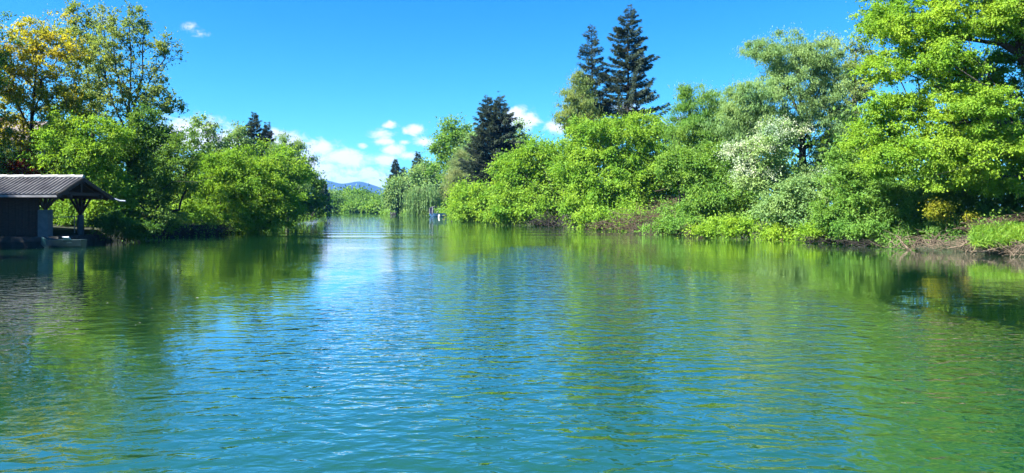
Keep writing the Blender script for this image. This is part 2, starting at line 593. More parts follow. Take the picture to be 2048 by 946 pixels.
def plant(name, label, cat, d, lobes, leaf='mid', bark='brown', group=None, base=None, trunks=None, stems=1, base_r=None,
          dens=1.0, tipd=1.0, rc=1.0, ls=1.0, style='broad', seed=None, up_pen=1.2, path_w=0.3, arch=0.10, shell=0.45, top=0.8,
          blossom=None, lean=0.0, depth=0.9, flat=0.7, tone_c=0.5, tip_r=None):
    """lobes: (px, py, rx, ry[, dd]) in view units at distance d: turned into real ellipsoids of that size and depth"""
    rng = np.random.default_rng(seed if seed is not None else abs(hash(label)) % 99991 if False else sum(map(ord, label)) * 7 + int(d))
    k = d / F
    E = []
    for lb in lobes:
        px, py, rx, ry = lb[:4]
        dd = lb[4] if len(lb) > 4 else 0.0
        c = P(px, py, d)
        c[1] += dd
        E.append((c, np.array([rx * k, max(rx, 0.6 * ry) * k * depth, ry * k])))
    area = sum(math.pi * lb[2] * lb[3] for lb in lobes)
    ntips = int(area / 400 * 3.4 * tipd)
    nleaf = int(area / 4 * 5.2 * dens / (ls * ls))
    w = np.array([lb[2] * lb[3] for lb in lobes], float)
    pick = rng.choice(len(E), ntips, p=w / w.sum())
    dirs = unit(rng.normal(size=(ntips, 3)))
    rad = shell + (1 - shell) * rng.random(ntips) ** 0.6
    rad *= 1 + 0.10 * rng.normal(size=ntips)
    rad = np.where(rng.random(ntips) < 0.16, rad * rng.uniform(1.08, 1.42, ntips), rad)
    C = np.array([e[0] for e in E])
    S = np.array([e[1] for e in E])
    tips = C[pick] + dirs * S[pick] * rad[:, None]
    gz = ground_h(tips[:, 0], tips[:, 1])
    tips[:, 2] = np.maximum(tips[:, 2], np.maximum(gz, 0.0) + 0.25 * rng.random(ntips) + 0.08)
    cen = (C * w[:, None]).sum(0) / w.sum()
    zt = (C[:, 2] + S[:, 2]).max()
    if base is None:
        base = (lobes[0][0], 0)
    bx = (base[0] - CX) / F * (d + base[1])
    by = d + base[1]
    b0 = np.array([bx, by, max(gh(bx, by), -0.3) - 0.15])
    height = zt - b0[2]
    step = max(0.25, height * 0.05)
    if trunks is not None:
        TL = []
        for ln in trunks:
            L = [P(q[0], q[1], d + (q[2] if len(q) > 2 else 0)) for q in ln]
            TL.append(np.array(L))
        TL[0][0] = b0
    elif stems == 1:
        topc = np.array([cen[0] * 0.6 + bx * 0.4, cen[1] * 0.6 + by * 0.4, b0[2] + height * top])
        midp = (b0 * 0.55 + topc * 0.45) + np.array([rng.normal(0, 0.02 * height), rng.normal(0, 0.02 * height), 0])
        TL = [np.array([b0, midp, topc])]
    else:
        TL = []
        for s in range(stems):
            e = E[s % len(E)]
            tgt = e[0] + unit(rng.normal(size=3)) * e[1] * 0.3
            bb = b0 + np.array([rng.normal(0, 0.05 * height), rng.normal(0, 0.05 * height), 0])
            m2 = bb * 0.5 + tgt * 0.5
            m2[2] += 0.08 * height
            TL.append(np.array([bb, m2, tgt]))
    base_r = base_r or max(0.05, height * 0.018)
    tip_r = tip_r or max(0.008, d * 0.00022)
    A, par, ends = grow(TL, tips, step, rng, up_pen, path_w, arch)
    r = thicken(par, len(A), tip_r, base_r)
    root = thing(name, tuple(b0), label, cat, group)
    e = np.where(par >= 0)[0]
    V, Q = frustums(A[par[e]], A[e], np.minimum(r[par[e]], r[e] * 1.6), r[e], 6)
    mobj('trunk', np_mesh('trunk', V - b0, Q, 4, mats=[BARK[bark]], smooth=True), root)

    # foliage -------------------------------------------------------
    def foliage(tipset, count, mat, nm, Lf, Wf, rcm, tone_off=0.0, st=style):
        per = np.maximum(1, rng.poisson(count / max(1, len(tipset)) * (0.45 + 1.1 * rng.random(len(tipset)))))
        idx = np.repeat(np.arange(len(tipset)), per)
        n = len(idx)
        T = tipset[idx]
        csz = rcm * (0.65 + 0.7 * rng.random(len(tipset)))[idx][:, None]
        off = rng.normal(size=(n, 3))
        off = unit(off) * (np.abs(rng.normal(0.0, 0.62, (n, 1))) + 0.12)
        pos = T + off * csz * np.array([1, 1, flat])
        tc = rng.random(len(tipset))[idx]
        if st in ('weep', 'willow'):
            ln = (3.0 if st == 'weep' else 0.55) * rcm
            drop = rng.random(n) ** (1.0 if st == 'weep' else 0.8)
            sid = rng.integers(0, 9, n)
            sx = unit(rng.normal(size=(len(tipset) * 9, 3)))[idx * 9 + sid] * csz * np.array([1, 1, 0.3])
            if st == 'weep':
                ll = (0.45 + 0.9 * rng.random(len(tipset) * 9))[idx * 9 + sid]
                pos = T + sx + np.stack([0.05 * rng.normal(size=n), 0.05 * rng.normal(size=n), -drop * ln * ll], 1)
                pos[:, 0] += sx[:, 0] * 0.2 * drop
            else:
                pos = pos + sx * drop[:, None] * 0.5 - np.stack([np.zeros(n), np.zeros(n), drop * ln * 0.6], 1)
        pos[:, 2] = np.maximum(pos[:, 2], 0.03)
        out = unit(T - cen)
        if st == 'broad':
            ax = unit(off * 0.7 + out * 0.3 + rng.normal(0, 0.6, (n, 3)) + np.array([0, 0, -0.25]))
        else:
            ax = unit(rng.normal(0, 0.45, (n, 3)) + out * 0.25 + np.array([0, 0, -0.9 if st == 'willow' else -1.6]))
        nr = unit(rng.normal(0, 0.75, (n, 3)) + out * 0.45 + np.array([0, 0, 0.75]))
        sz = 0.5 + 1.0 * rng.random(n) ** 1.4
        V, Q = leaves(pos, ax, nr, Lf * sz, Wf * sz)
        V[:, 2] = np.maximum(V[:, 2], 0.012)
        tone = np.clip(tone_c * tc + (1 - tone_c) * rng.random(n) + tone_off, 0, 1)
        mobj(nm, np_mesh(nm, V - b0, Q, 4, tone=tone, mats=[mat]), root)
        return n

    L0 = max(0.12, 0.0030 * d) * ls
    W0 = L0 * (0.62 if style == 'broad' else 0.30)
    cm = 0.0105 * d * rc
    total = foliage(tips, nleaf * (1.0 if style == 'broad' else 1.7), LEAF[leaf], 'crown', L0, W0, cm)
    if blossom:
        zz = (tips - C[pick]) / S[pick]
        sel = tips[(zz[:, 2] > -0.35) & (rng.random(ntips) < blossom)]
        sel = sel + unit(sel - cen) * 0.25 + np.array([-0.05, -0.1, 0.1])
        foliage(sel, nleaf * 0.8 * blossom, LEAF['blossom'], 'blossom', L0 * 0.55, L0 * 0.45, cm * 1.3, st='willow')
    PLANTS.append((label, total))
    return root


def spruce(label, d, px, top_py, half, dens=1.0, mat='needle', group='dark spruces rising over the bank trees', fork=None, skirt=0.9, base_py=None, lean=0.0, start=0.12, droop=0.25, cat='spruce'):
    """tall straight trunk, whorls of branches that sag and turn up, hanging twigs"""
    rng = np.random.default_rng(int(px * 13 + d))
    x0 = (px - CX) / F * d
    gz = gh(x0, d)
    ztop = CAMH + (HY - top_py) / F * d
    H = ztop - gz
    Rm = M_(half, d) * 1.7
    root = thing('spruce_tree', (x0, d, gz), label, cat, group)
    nseg = 14
    zs = np.linspace(0, H, nseg + 1)
    tx = lean * H * (zs / H) ** 1.5 + 0.03 * np.sin(zs * 0.5)
    TP = np.stack([tx, 0.03 * np.cos(zs * 0.4), zs], 1)
    tr = np.maximum(0.03, 0.0125 * H * (1 - zs / H) ** 0.9 + 0.01)
    V, Q = frustums(TP[:-1], TP[1:], tr[:-1], tr[1:], 8)
    mobj('trunk', np_mesh('trunk', V, Q, 4, mats=[BARK['dark']], smooth=True), root)
    BA, BB, Bra, Brb = [], [], [], []
    LP, LA, LN, LS = [], [], [], []
    z = H * start
    while z < H * 0.985:
        f = z / H
        prof = (1 - f) ** 0.72 * (0.72 + 0.28 * min(1, f / 0.25)) if skirt < 1 else (1 - f) ** 0.8
        nb = rng.integers(4, 7)
        for b in range(nb):
            az = rng.random() * 2 * math.pi
            ln = Rm * prof * (0.50 + 0.62 * rng.random()) + 0.12
            if rng.random() < 0.09:
                ln *= 0.4
            zz = z + rng.normal(0, 0.32)
            n = 7
            s = np.linspace(0, 1, n)
            rise = (0.38 * f - 0.05) * ln * s + (-droop * (1 - f)) * ln * (s - s ** 2.2) * 1.6 - 0.15 * (1 - f) * ln * s + 0.10 * ln * s ** 3
            hx = np.cos(az) * ln * s
            hy = np.sin(az) * ln * s
            pts = np.stack([hx + np.interp(zz, zs, tx), hy, zz + rise], 1)
            br = 0.010 + 0.006 * ln
            BA.append(pts[:-1]); BB.append(pts[1:])
            rr = np.maximum(0.012, br * 2.2 * (1 - s))
            Bra.append(rr[:-1]); Brb.append(rr[1:])
            # twigs hung with needles
            m = int((10 + 26 * ln) * dens)
            u = 0.18 + 0.82 * rng.random(m) ** 0.75
            q = np.stack([np.interp(u, s, pts[:, j]) for j in range(3)], 1)
            out = np.array([math.cos(az), math.sin(az), 0.0])
            sidev = np.array([-math.sin(az), math.cos(az), 0.0])
            sg = rng.choice([-1, 1], m)[:, None]
            wid = (0.10 + 0.30 * ln * 0.35) * (1.05 - u)[:, None] + 0.05
            q = q + sidev * sg * wid * rng.random((m, 1)) - np.array([0, 0, 1.0]) * (rng.random((m, 1)) ** 1.5) * (0.15 + 0.28 * (1 - f))
            a = out * (0.8 + 0.3 * rng.random((m, 1))) + sidev * sg * 0.7 * rng.random((m, 1)) + np.array([0, 0, 1.0]) * (rng.normal(-0.25 - 0.45 * (1 - f), 0.35, (m, 1)))
            LP.append(q); LA.append(a); LS.append(np.full(m, 0.30 + 0.70 * min(1.0, ln / 2.2)))
            LN.append(unit(rng.normal(0, 0.6, (m, 3)) + np.array([0, 0, 0.6])))
        z += (0.030 + 0.012 * rng.random()) * H * (1.1 - 0.6 * f) * 0.46
    A = np.concatenate(BA); B = np.concatenate(BB)
    V1, Q1 = frustums(A, B, np.concatenate(Bra), np.concatenate(Brb), 4)
    pos = np.concatenate(LP); ax = np.concatenate(LA); nr = np.concatenate(LN)
    n = len(pos)
    L0 = max(0.35, 0.0042 * d) * (0.6 + 0.8 * rng.random(n)) * np.concatenate(LS)
    V2, Q2 = leaves(pos, ax, nr, L0, L0 * 0.22, 0.15)
    V = np.concatenate([V1, V2]); Q = np.concatenate([Q1, Q2 + len(V1)])
    mi = np.concatenate([np.zeros(len(Q1)), np.ones(len(Q2))])
    mobj('crown', np_mesh('crown', V, Q, 4, tone=np.concatenate([np.zeros(len(Q1)), rng.random(n)]), mats=[BARK['dark'], LEAF[mat]], midx=mi), root)
    PLANTS.append((label, n))
    return root


def brush(name, label, cat, pts, n, length, r, mat, seed, spread=0.5, up=0.35, group=None, rise=1.0):
    """a tangle of bare sticks strewn along a line of (x, y, z)"""
    rng = np.random.default_rng(seed)
    pts = np.array(pts, float)
    b0 = pts.mean(0)
    seg = rng.random(n) * (len(pts) - 1)
    i = np.minimum(seg.astype(int), len(pts) - 2)
    c = pts[i] + (pts[i + 1] - pts[i]) * (seg - i)[:, None]
    c = c + rng.normal(0, 1, (n, 3)) * np.array([spread, spread, 0.0]) + np.abs(rng.normal(0, 1, (n, 1))) * np.array([[0, 0, spread * 0.6 * rise]])
    d = unit(rng.normal(0, 1, (n, 3)) * np.array([1, 1, up]) + np.array([0, 0, 0.12]))
    L = length * (0.4 + 0.9 * rng.random(n))
    ks = 5
    cur = c - d * (L / 2)[:, None]
    bend = rng.normal(0, 0.16, (n, 3))
    A, B, ra, rb = [], [], [], []
    for k in range(ks):
        dd = unit(d + bend * (k - 2) + rng.normal(0, 0.14, (n, 3)))
        nxt = cur + dd * (L / ks)[:, None]
        cur[:, 2] = np.maximum(cur[:, 2], -0.25)
        A.append(cur.copy()); B.append(nxt)
        rr = r * (0.5 + rng.random(n) * 0.0 + 0.6 * ((np.arange(n) * 0.618) % 1))
        ra.append(rr * (1 - k / ks * 0.7)); rb.append(rr * (1 - (k + 1) / ks * 0.7))
        cur = nxt
    V, Q = frustums(np.concatenate(A), np.concatenate(B), np.concatenate(ra), np.concatenate(rb), 5)
    o = mobj(name, np_mesh(name, V - b0, Q, 4, mats=[mat], smooth=True))
    o.location = b0
    return tag(o, label, cat, group)


def limb(name, label, cat, pts, rads, mat, twigs=0, seed=0, group=None):
    """one bare branch or trunk, with side twigs"""
    rng = np.random.default_rng(seed + 3)
    pts = np.array(pts, float)
    b0 = pts[0].copy()
    t = np.linspace(0, 1, len(pts))
    tt = np.linspace(0, 1, len(pts) * 5)
    q = np.stack([np.interp(tt, t, pts[:, j]) for j in range(3)], 1)
    q[1:-1] += rng.normal(0, max(rads) * 0.25, (len(q) - 2, 3))
    rr = np.interp(tt, np.linspace(0, 1, len(rads)), rads)
    A, B, ra, rb = [q[:-1]], [q[1:]], [rr[:-1]], [rr[1:]]
    Ltot = np.linalg.norm(pts[-1] - pts[0])
    for k in range(twigs):
        s = 0.25 + 0.75 * rng.random()
        p = np.array([np.interp(s, tt, q[:, j]) for j in range(3)])
        d = unit(rng.normal(0, 1, 3) + unit(pts[-1] - pts[0]) * 0.8 + np.array([0, 0, 0.3]))
        l = Ltot * (0.12 + 0.2 * rng.random())
        r0 = np.interp(s, tt, rr) * 0.5
        for z in range(3):
            p2 = p + unit(d + rng.normal(0, 0.25, 3)) * l / 3
            A.append(p[None]); B.append(p2[None]); ra.append(np.array([r0 * (1 - z * 0.27)])); rb.append(np.array([r0 * (0.73 - z * 0.27)]))
            p = p2
    V, Q = frustums(np.concatenate(A), np.concatenate(B), np.concatenate(ra), np.concatenate(rb), 7)
    o = mobj(name, np_mesh(name, V - b0, Q, 4, mats=[mat], smooth=True))
    o.location = b0
    return tag(o, label, cat, group)


def scatter_leaves(name, centers, rads, per, L, W, mat, seed, droop=-0.1):
    rng = np.random.default_rng(seed)
    c = np.repeat(np.array(centers, float), per, 0)
    rr = np.repeat(np.array(rads, float), per, 0)
    n = len(c)
    off = rng.normal(0, 0.55, (n, 3)) * rr
    pos = c + off
    pos[:, 2] = np.maximum(pos[:, 2], 0.05)
    ax = unit(rng.normal(0, 0.7, (n, 3)) + np.array([0, 0, droop]))
    nr = unit(rng.normal(0, 0.7, (n, 3)) + np.array([0, 0, 0.8]))
    sz = 0.6 + 0.8 * rng.random(n)
    Ls = L if np.ndim(L) == 0 else np.repeat(np.asarray(L), per)
    V, Q = leaves(pos, ax, nr, Ls * sz, Ls * sz * W)
    o = mobj(name, np_mesh(name, V, Q, 4, tone=rng.random(n), mats=[mat]))
    tag(o, kind='stuff')
    return o


# ------------------------------------------------------------------ boathouse and boats
def build_boathouse():
    wood = solid('dark old timber', (0.026, 0.020, 0.015), (0.011, 0.009, 0.007), scale=4, rough=0.85, bump=0.02, stretch=(1, 6, 6))
    roofm = solid('weathered grey roof sheet', (0.15, 0.144, 0.135), (0.05, 0.048, 0.045), scale=1.6, rough=0.55, bump=0.01, detail=8)
    conc = solid('grey concrete', (0.12, 0.12, 0.12), (0.08, 0.08, 0.085), scale=3, rough=0.85, bump=0.01)
    stone = solid('quay stone darkened for shade', (0.030, 0.029, 0.025), (0.014, 0.015, 0.011), scale=2.2, rough=0.9, bump=0.06)  # near-black tone stands in for the shade lying on the quay
    zinc = solid('bluish zinc gutter', (0.20, 0.24, 0.30), (0.12, 0.15, 0.19), scale=4, rough=0.45, metallic=0.3)
    xr, xl = -25.5, -39.0          # gable end over the river, far end out of frame
    yf, yr_, yb = 42.0, 44.6, 47.9
    zf, zr, zb = 2.95, 4.02, 2.88
    root = thing('boathouse', (-31, 45, 0.5), 'open timber boathouse with ribbed grey roof on concrete pillars over the water', 'boathouse')
    off = Vector((-31, 45, 0.5))

    def mk(mb, name, mat, bevel=0.0, smooth=False, parent=root):
        pv = off if parent is root else Vector((0, 0, 0))
        mb.v = [tuple(Vector(v) - off) for v in mb.v]
        return mb.build(name, mat, parent, bevel, smooth)

    # ribbed roof: two slopes with real ribs and thickness
    mb = MB()
    pitch, per = 0.25, 8
    n = int((xr - xl) / pitch * per)
    xs = [xl + i * pitch / per for i in range(n + 1)]
    for (ya, za, yb2, zb2) in ((yf, zf, yr_, zr), (yr_, zr, yb, zb)):
        nvec = Vector((0, -(zb2 - za), (yb2 - ya))).normalized()
        ns = 10
        vs = []
        for layer in (0.0, -0.03):
            for k in range(ns + 1):
                s = k / ns
                for i, x in enumerate(xs):
                    ph = 2 * math.pi * i / per
                    hgt = 0.045 * max(-1.0, min(1.0, 0.25 + 1.9 * math.cos(ph))) + 0.006 * math.sin(x * 3.1 + k)
                    step = -0.015 * (s * 3 % 1)
                    y = ya + (yb2 - ya) * s
                    z = za + (zb2 - za) * s
                    p = Vector((x, y, z)) + nvec * (hgt + layer + step)
                    vs.append(p)
        m = len(xs)
        L2 = (ns + 1) * m
        fs = []
        for k in range(ns):
            for i in range(m - 1):
                a = k * m + i
                fs.append((a, a + 1, a + 1 + m, a + m))
                fs.append((L2 + a, L2 + a + m, L2 + a + 1 + m, L2 + a + 1))
        for i in range(m - 1):
            fs.append((i, L2 + i, L2 + i + 1, i + 1))
            a = ns * m + i
            fs.append((a, a + 1, L2 + a + 1, L2 + a))
        for k in range(ns):
            a = k * m
            fs.append((a, a + m, L2 + a + m, L2 + a))
            a = k * m + m - 1
            fs.append((a, L2 + a, L2 + a + m, a + m))
        mb.add(vs, fs)
    roof = mk(mb, 'roof', roofm)
    mb = MB()
    for i in range(27):                                     # overlapping ridge caps
        a = xl + i * 0.5
        mb.tube([(a, yr_, zr + 0.03 + 0.012 * (i % 2)), (a + 0.53, yr_, zr + 0.045 + 0.012 * (i % 2))], 0.12, 10)
    rc = mk(mb, 'ridge_cap', solid('pale ridge tiles', (0.36, 0.36, 0.36), (0.20, 0.20, 0.20), scale=3, rough=0.7), smooth=False)
    # fascia along the front eave, barge boards on the gable
    mb = MB()
    mb.bar((xl, yf + 0.02, zf - 0.085), (xr + 0.02, yf + 0.02, zf - 0.085), 0.05, 0.12)
    mk(mb, 'fascia_board', solid('pale worn fascia', (0.20, 0.20, 0.22), (0.10, 0.10, 0.11), scale=5, rough=0.8, stretch=(0.3, 1, 1)))
    for (ya, za, yb2, zb2) in ((yf, zf, yr_, zr), (yr_, zr, yb, zb)):
        mb = MB()
        mb.bar((xr + 0.03, ya, za - 0.12), (xr + 0.03, yb2, zb2 - 0.12), 0.05, 0.20)
        mk(mb, 'barge_board', wood)
    # rafters and boarded soffit
    mb = MB()
    for (ya, za, yb2, zb2) in ((yf, zf, yr_, zr), (yr_, zr, yb, zb)):
        mb.add([(xl, ya, za - 0.10), (xr, ya, za - 0.10), (xr, yb2, zb2 - 0.10), (xl, yb2, zb2 - 0.10),
                (xl, ya, za - 0.075), (xr, ya, za - 0.075), (xr, yb2, zb2 - 0.075), (xl, yb2, zb2 - 0.075)],
               [(0, 3, 2, 1), (4, 5, 6, 7), (0, 1, 5, 4), (1, 2, 6, 5), (2, 3, 7, 6), (3, 0, 4, 7)])
    mk(mb, 'roof_boarding', wood)
    for k in range(8):
        x = xr - 0.35 - k * 1.4
        for (ya, za, yb2, zb2) in ((yf, zf, yr_, zr), (yr_, zr, yb, zb)):
            mb = MB()
            mb.bar((x, ya + 0.05, za - 0.18), (x, yb2, zb2 - 0.18), 0.10, 0.14)
            mk(mb, 'rafter', wood)
    xp = -26.75                                             # line of pillars at the river end
    for y in (43.25, 46.5):
        mb = MB()
        mb.bar((xl, y, 2.90), (xr + 0.1, y, 2.90), 0.18, 0.20)
        mk(mb, 'wall_plate', wood)
    mb = MB()
    mb.bar((xr - 0.15, yf + 0.25, 3.03), (xr - 0.15, yb - 0.25, 3.03), 0.14, 0.18)
    tie = mk(mb, 'tie_beam', wood)
    mb = MB()
    mb.bar((xr - 0.15, yr_, 3.10), (xr - 0.15, yr_, 3.88), 0.14)
    mk(mb, 'king_post', wood)
    # concrete pillars
    mb = MB()
    mb.box(-27.22, -26.60, 43.0, 43.5, 0.4, 2.10)
    mk(mb, 'pillar', conc, 0.05)
    mb = MB()
    mb.tube([(-26.75, 46.5, 0.4), (-26.75, 46.5, 1.0), (-26.75, 46.5, 1.78)], [0.20, 0.19, 0.18], 18)
    o = mk(mb, 'pillar', conc, 0.0, False)
    o['label'] = 'slimmer round pillar at the back corner'
    # timber posts and braces standing on them
    for (x, y, z0) in ((-26.9, 43.25, 2.1), (-26.75, 46.5, 1.78)):
        mb = MB()
        mb.bar((x, y, z0), (x, y, 2.80), 0.15)
        mk(mb, 'post', wood)
        for s in (-1, 1):
            mb = MB()
            mb.bar((x + s * 0.05, y, z0 + 0.05), (x + s * 0.62, y, 2.80), 0.10)
            mk(mb, 'brace', wood)
            mb = MB()
            mb.bar((x, y + s * 0.05, z0 + 0.05), (x, y + s * 0.55, 2.82), 0.10)
            mk(mb, 'brace', wood)
    # board walls: front left of the pillar, back
    for (y, xa, xb) in ((43.25, xl, -27.25), (47.2, xl, -30.5)):
        mb = MB()
        k = 0
        x = xa
        while x < xb - 0.02:
            w = 0.17 + 0.05 * ((k * 37) % 10) / 10
            mb.box(x, min(x + w - 0.012, xb), y - 0.02 - 0.008 * (k % 2), y + 0.02, 0.55, 2.82)
            x += w
            k += 1
        mk(mb, 'board_wall', wood)
    mb = MB()
    mb.box(xl, xl + 0.1, 43.3, 47.1, 0.55, 2.82)
    mk(mb, 'end_wall', wood)
    # rail and thin steel post by the back pillar
    steel = solid('grey steel tube', (0.22, 0.23, 0.24), (0.12, 0.12, 0.12), scale=8, rough=0.5, metallic=0.5)
    mb = MB()
    mb.tube([(-26.85, 43.5, 1.66), (-26.85, 46.3, 1.66)], 0.025, 8)
    mk(mb, 'handrail', steel)
    mb = MB()
    mb.tube([(-26.95, 46.2, 0.5), (-26.95, 46.2, 1.70)], 0.03, 8)
    mk(mb, 'rail_post', steel)
    # gutter end sticking out behind the gable
    mb = MB()
    mb.tube([(-27.5, yb + 0.05, 2.80), (xr + 0.1, yb + 0.05, 2.78), (xr + 0.45, yb + 0.05, 2.66), (xr + 0.8, yb + 0.05, 2.64)], 0.06, 10)
    mk(mb, 'gutter', zinc)
    # low stone quay that carries everything
    rng = random.Random(3)
    mb = MB()
    nx, ny = 34, 14
    x0, x1, y0, y1 = xl, -25.75, 42.55, 47.3
    vs = []
    for j in range(ny + 1):
        for i in range(nx + 1):
            vs.append((x0 + (x1 - x0) * i / nx + rng.uniform(-.05, .05), y0 + (y1 - y0) * j / ny + rng.uniform(-.05, .05), 0.55 + rng.uniform(-.04, .03)))
    fs = [(j * (nx + 1) + i, j * (nx + 1) + i + 1, (j + 1) * (nx + 1) + i + 1, (j + 1) * (nx + 1) + i) for j in range(ny) for i in range(nx)]
    b = len(vs)
    ring = [i for i in range(nx + 1)] + [(j) * (nx + 1) + nx for j in range(1, ny + 1)] + [ny * (nx + 1) + i for i in range(nx - 1, -1, -1)] + [j * (nx + 1) for j in range(ny - 1, 0, -1)]
    for lev, zz, o2 in ((1, 0.28, 0.14), (2, -0.8, 0.05)):
        for r_ in ring:
            v = vs[r_]
            cx, cy = (x0 + x1) / 2, (y0 + y1) / 2
            vs.append((v[0] + (o2 if v[0] > cx else -o2) * 0.5 + rng.uniform(-.05, .05), v[1] + (o2 if v[1] > cy else -o2) + rng.uniform(-.06, .06), zz + rng.uniform(-.05, .05)))
    nr = len(ring)
    for k in range(nr):
        k2 = (k + 1) % nr
        fs.append((ring[k], b + k, b + k2, ring[k2]))
        fs.append((b + k, b + nr + k, b + nr + k2, b + k2))
    mb.add(vs, fs)
    mk(mb, 'quay', stone)


def hull_mesh(L, B, H, bow=0.25, flare=0.82, square=False):
    """lofted hull with an inside: x along, z up from the keel"""
    ns, nc = 17, 9
    rows = []
    for i in range(ns):
        s = i / (ns - 1)
        x = (s - 0.5) * L
        if square:
            w = B / 2 * (0.86 + 0.14 * math.sin(math.pi * s))
        else:
            w = B / 2 * min(1.0, (0.78 + 0.5 * s) if s < 0.45 else 1.0) * (1 - max(0, (s - 0.55) / 0.45) ** 2.2 * 0.97)
        rise = H * bow * max(0, (s - 0.5) / 0.5) ** 2
        keel = 0.0 + (H * 0.55 * max(0, (s - 0.72) / 0.28) ** 2)
        sec = []
        for k in range(nc):
            a = -1 + 2 * k / (nc - 1)
            yy = w * math.copysign(abs(a) ** 0.55, a) * (flare + (1 - flare) * abs(a))
            zz = keel + (H + rise - keel) * abs(a) ** 3.2
            sec.append((x, yy, zz))
        rows.append(sec)
    mb = MB()
    vs = [p for r_ in rows for p in r_]
    inner = [(p[0] * 0.985, p[1] * 0.93, max(p[2] + 0.05, 0.05) if abs(p[1]) < B * 0.3 else p[2]) for r_ in rows for p in r_]
    n0 = len(vs)
    fs = []
    for i in range(ns - 1):
        for k in range(nc - 1):
            a = i * nc + k
            fs.append((a, a + nc, a + nc + 1, a + 1))
            fs.append((n0 + a, n0 + a + 1, n0 + a + nc + 1, n0 + a + nc))
        for k in (0, nc - 1):
            a = i * nc + k
            fs.append((a, a + nc, n0 + a + nc, n0 + a))
    fs.append(tuple(range(nc)))
    fs.append(tuple(n0 + k for k in range(nc - 1, -1, -1)))
    mb.add(vs + inner, fs)
    return mb, rows


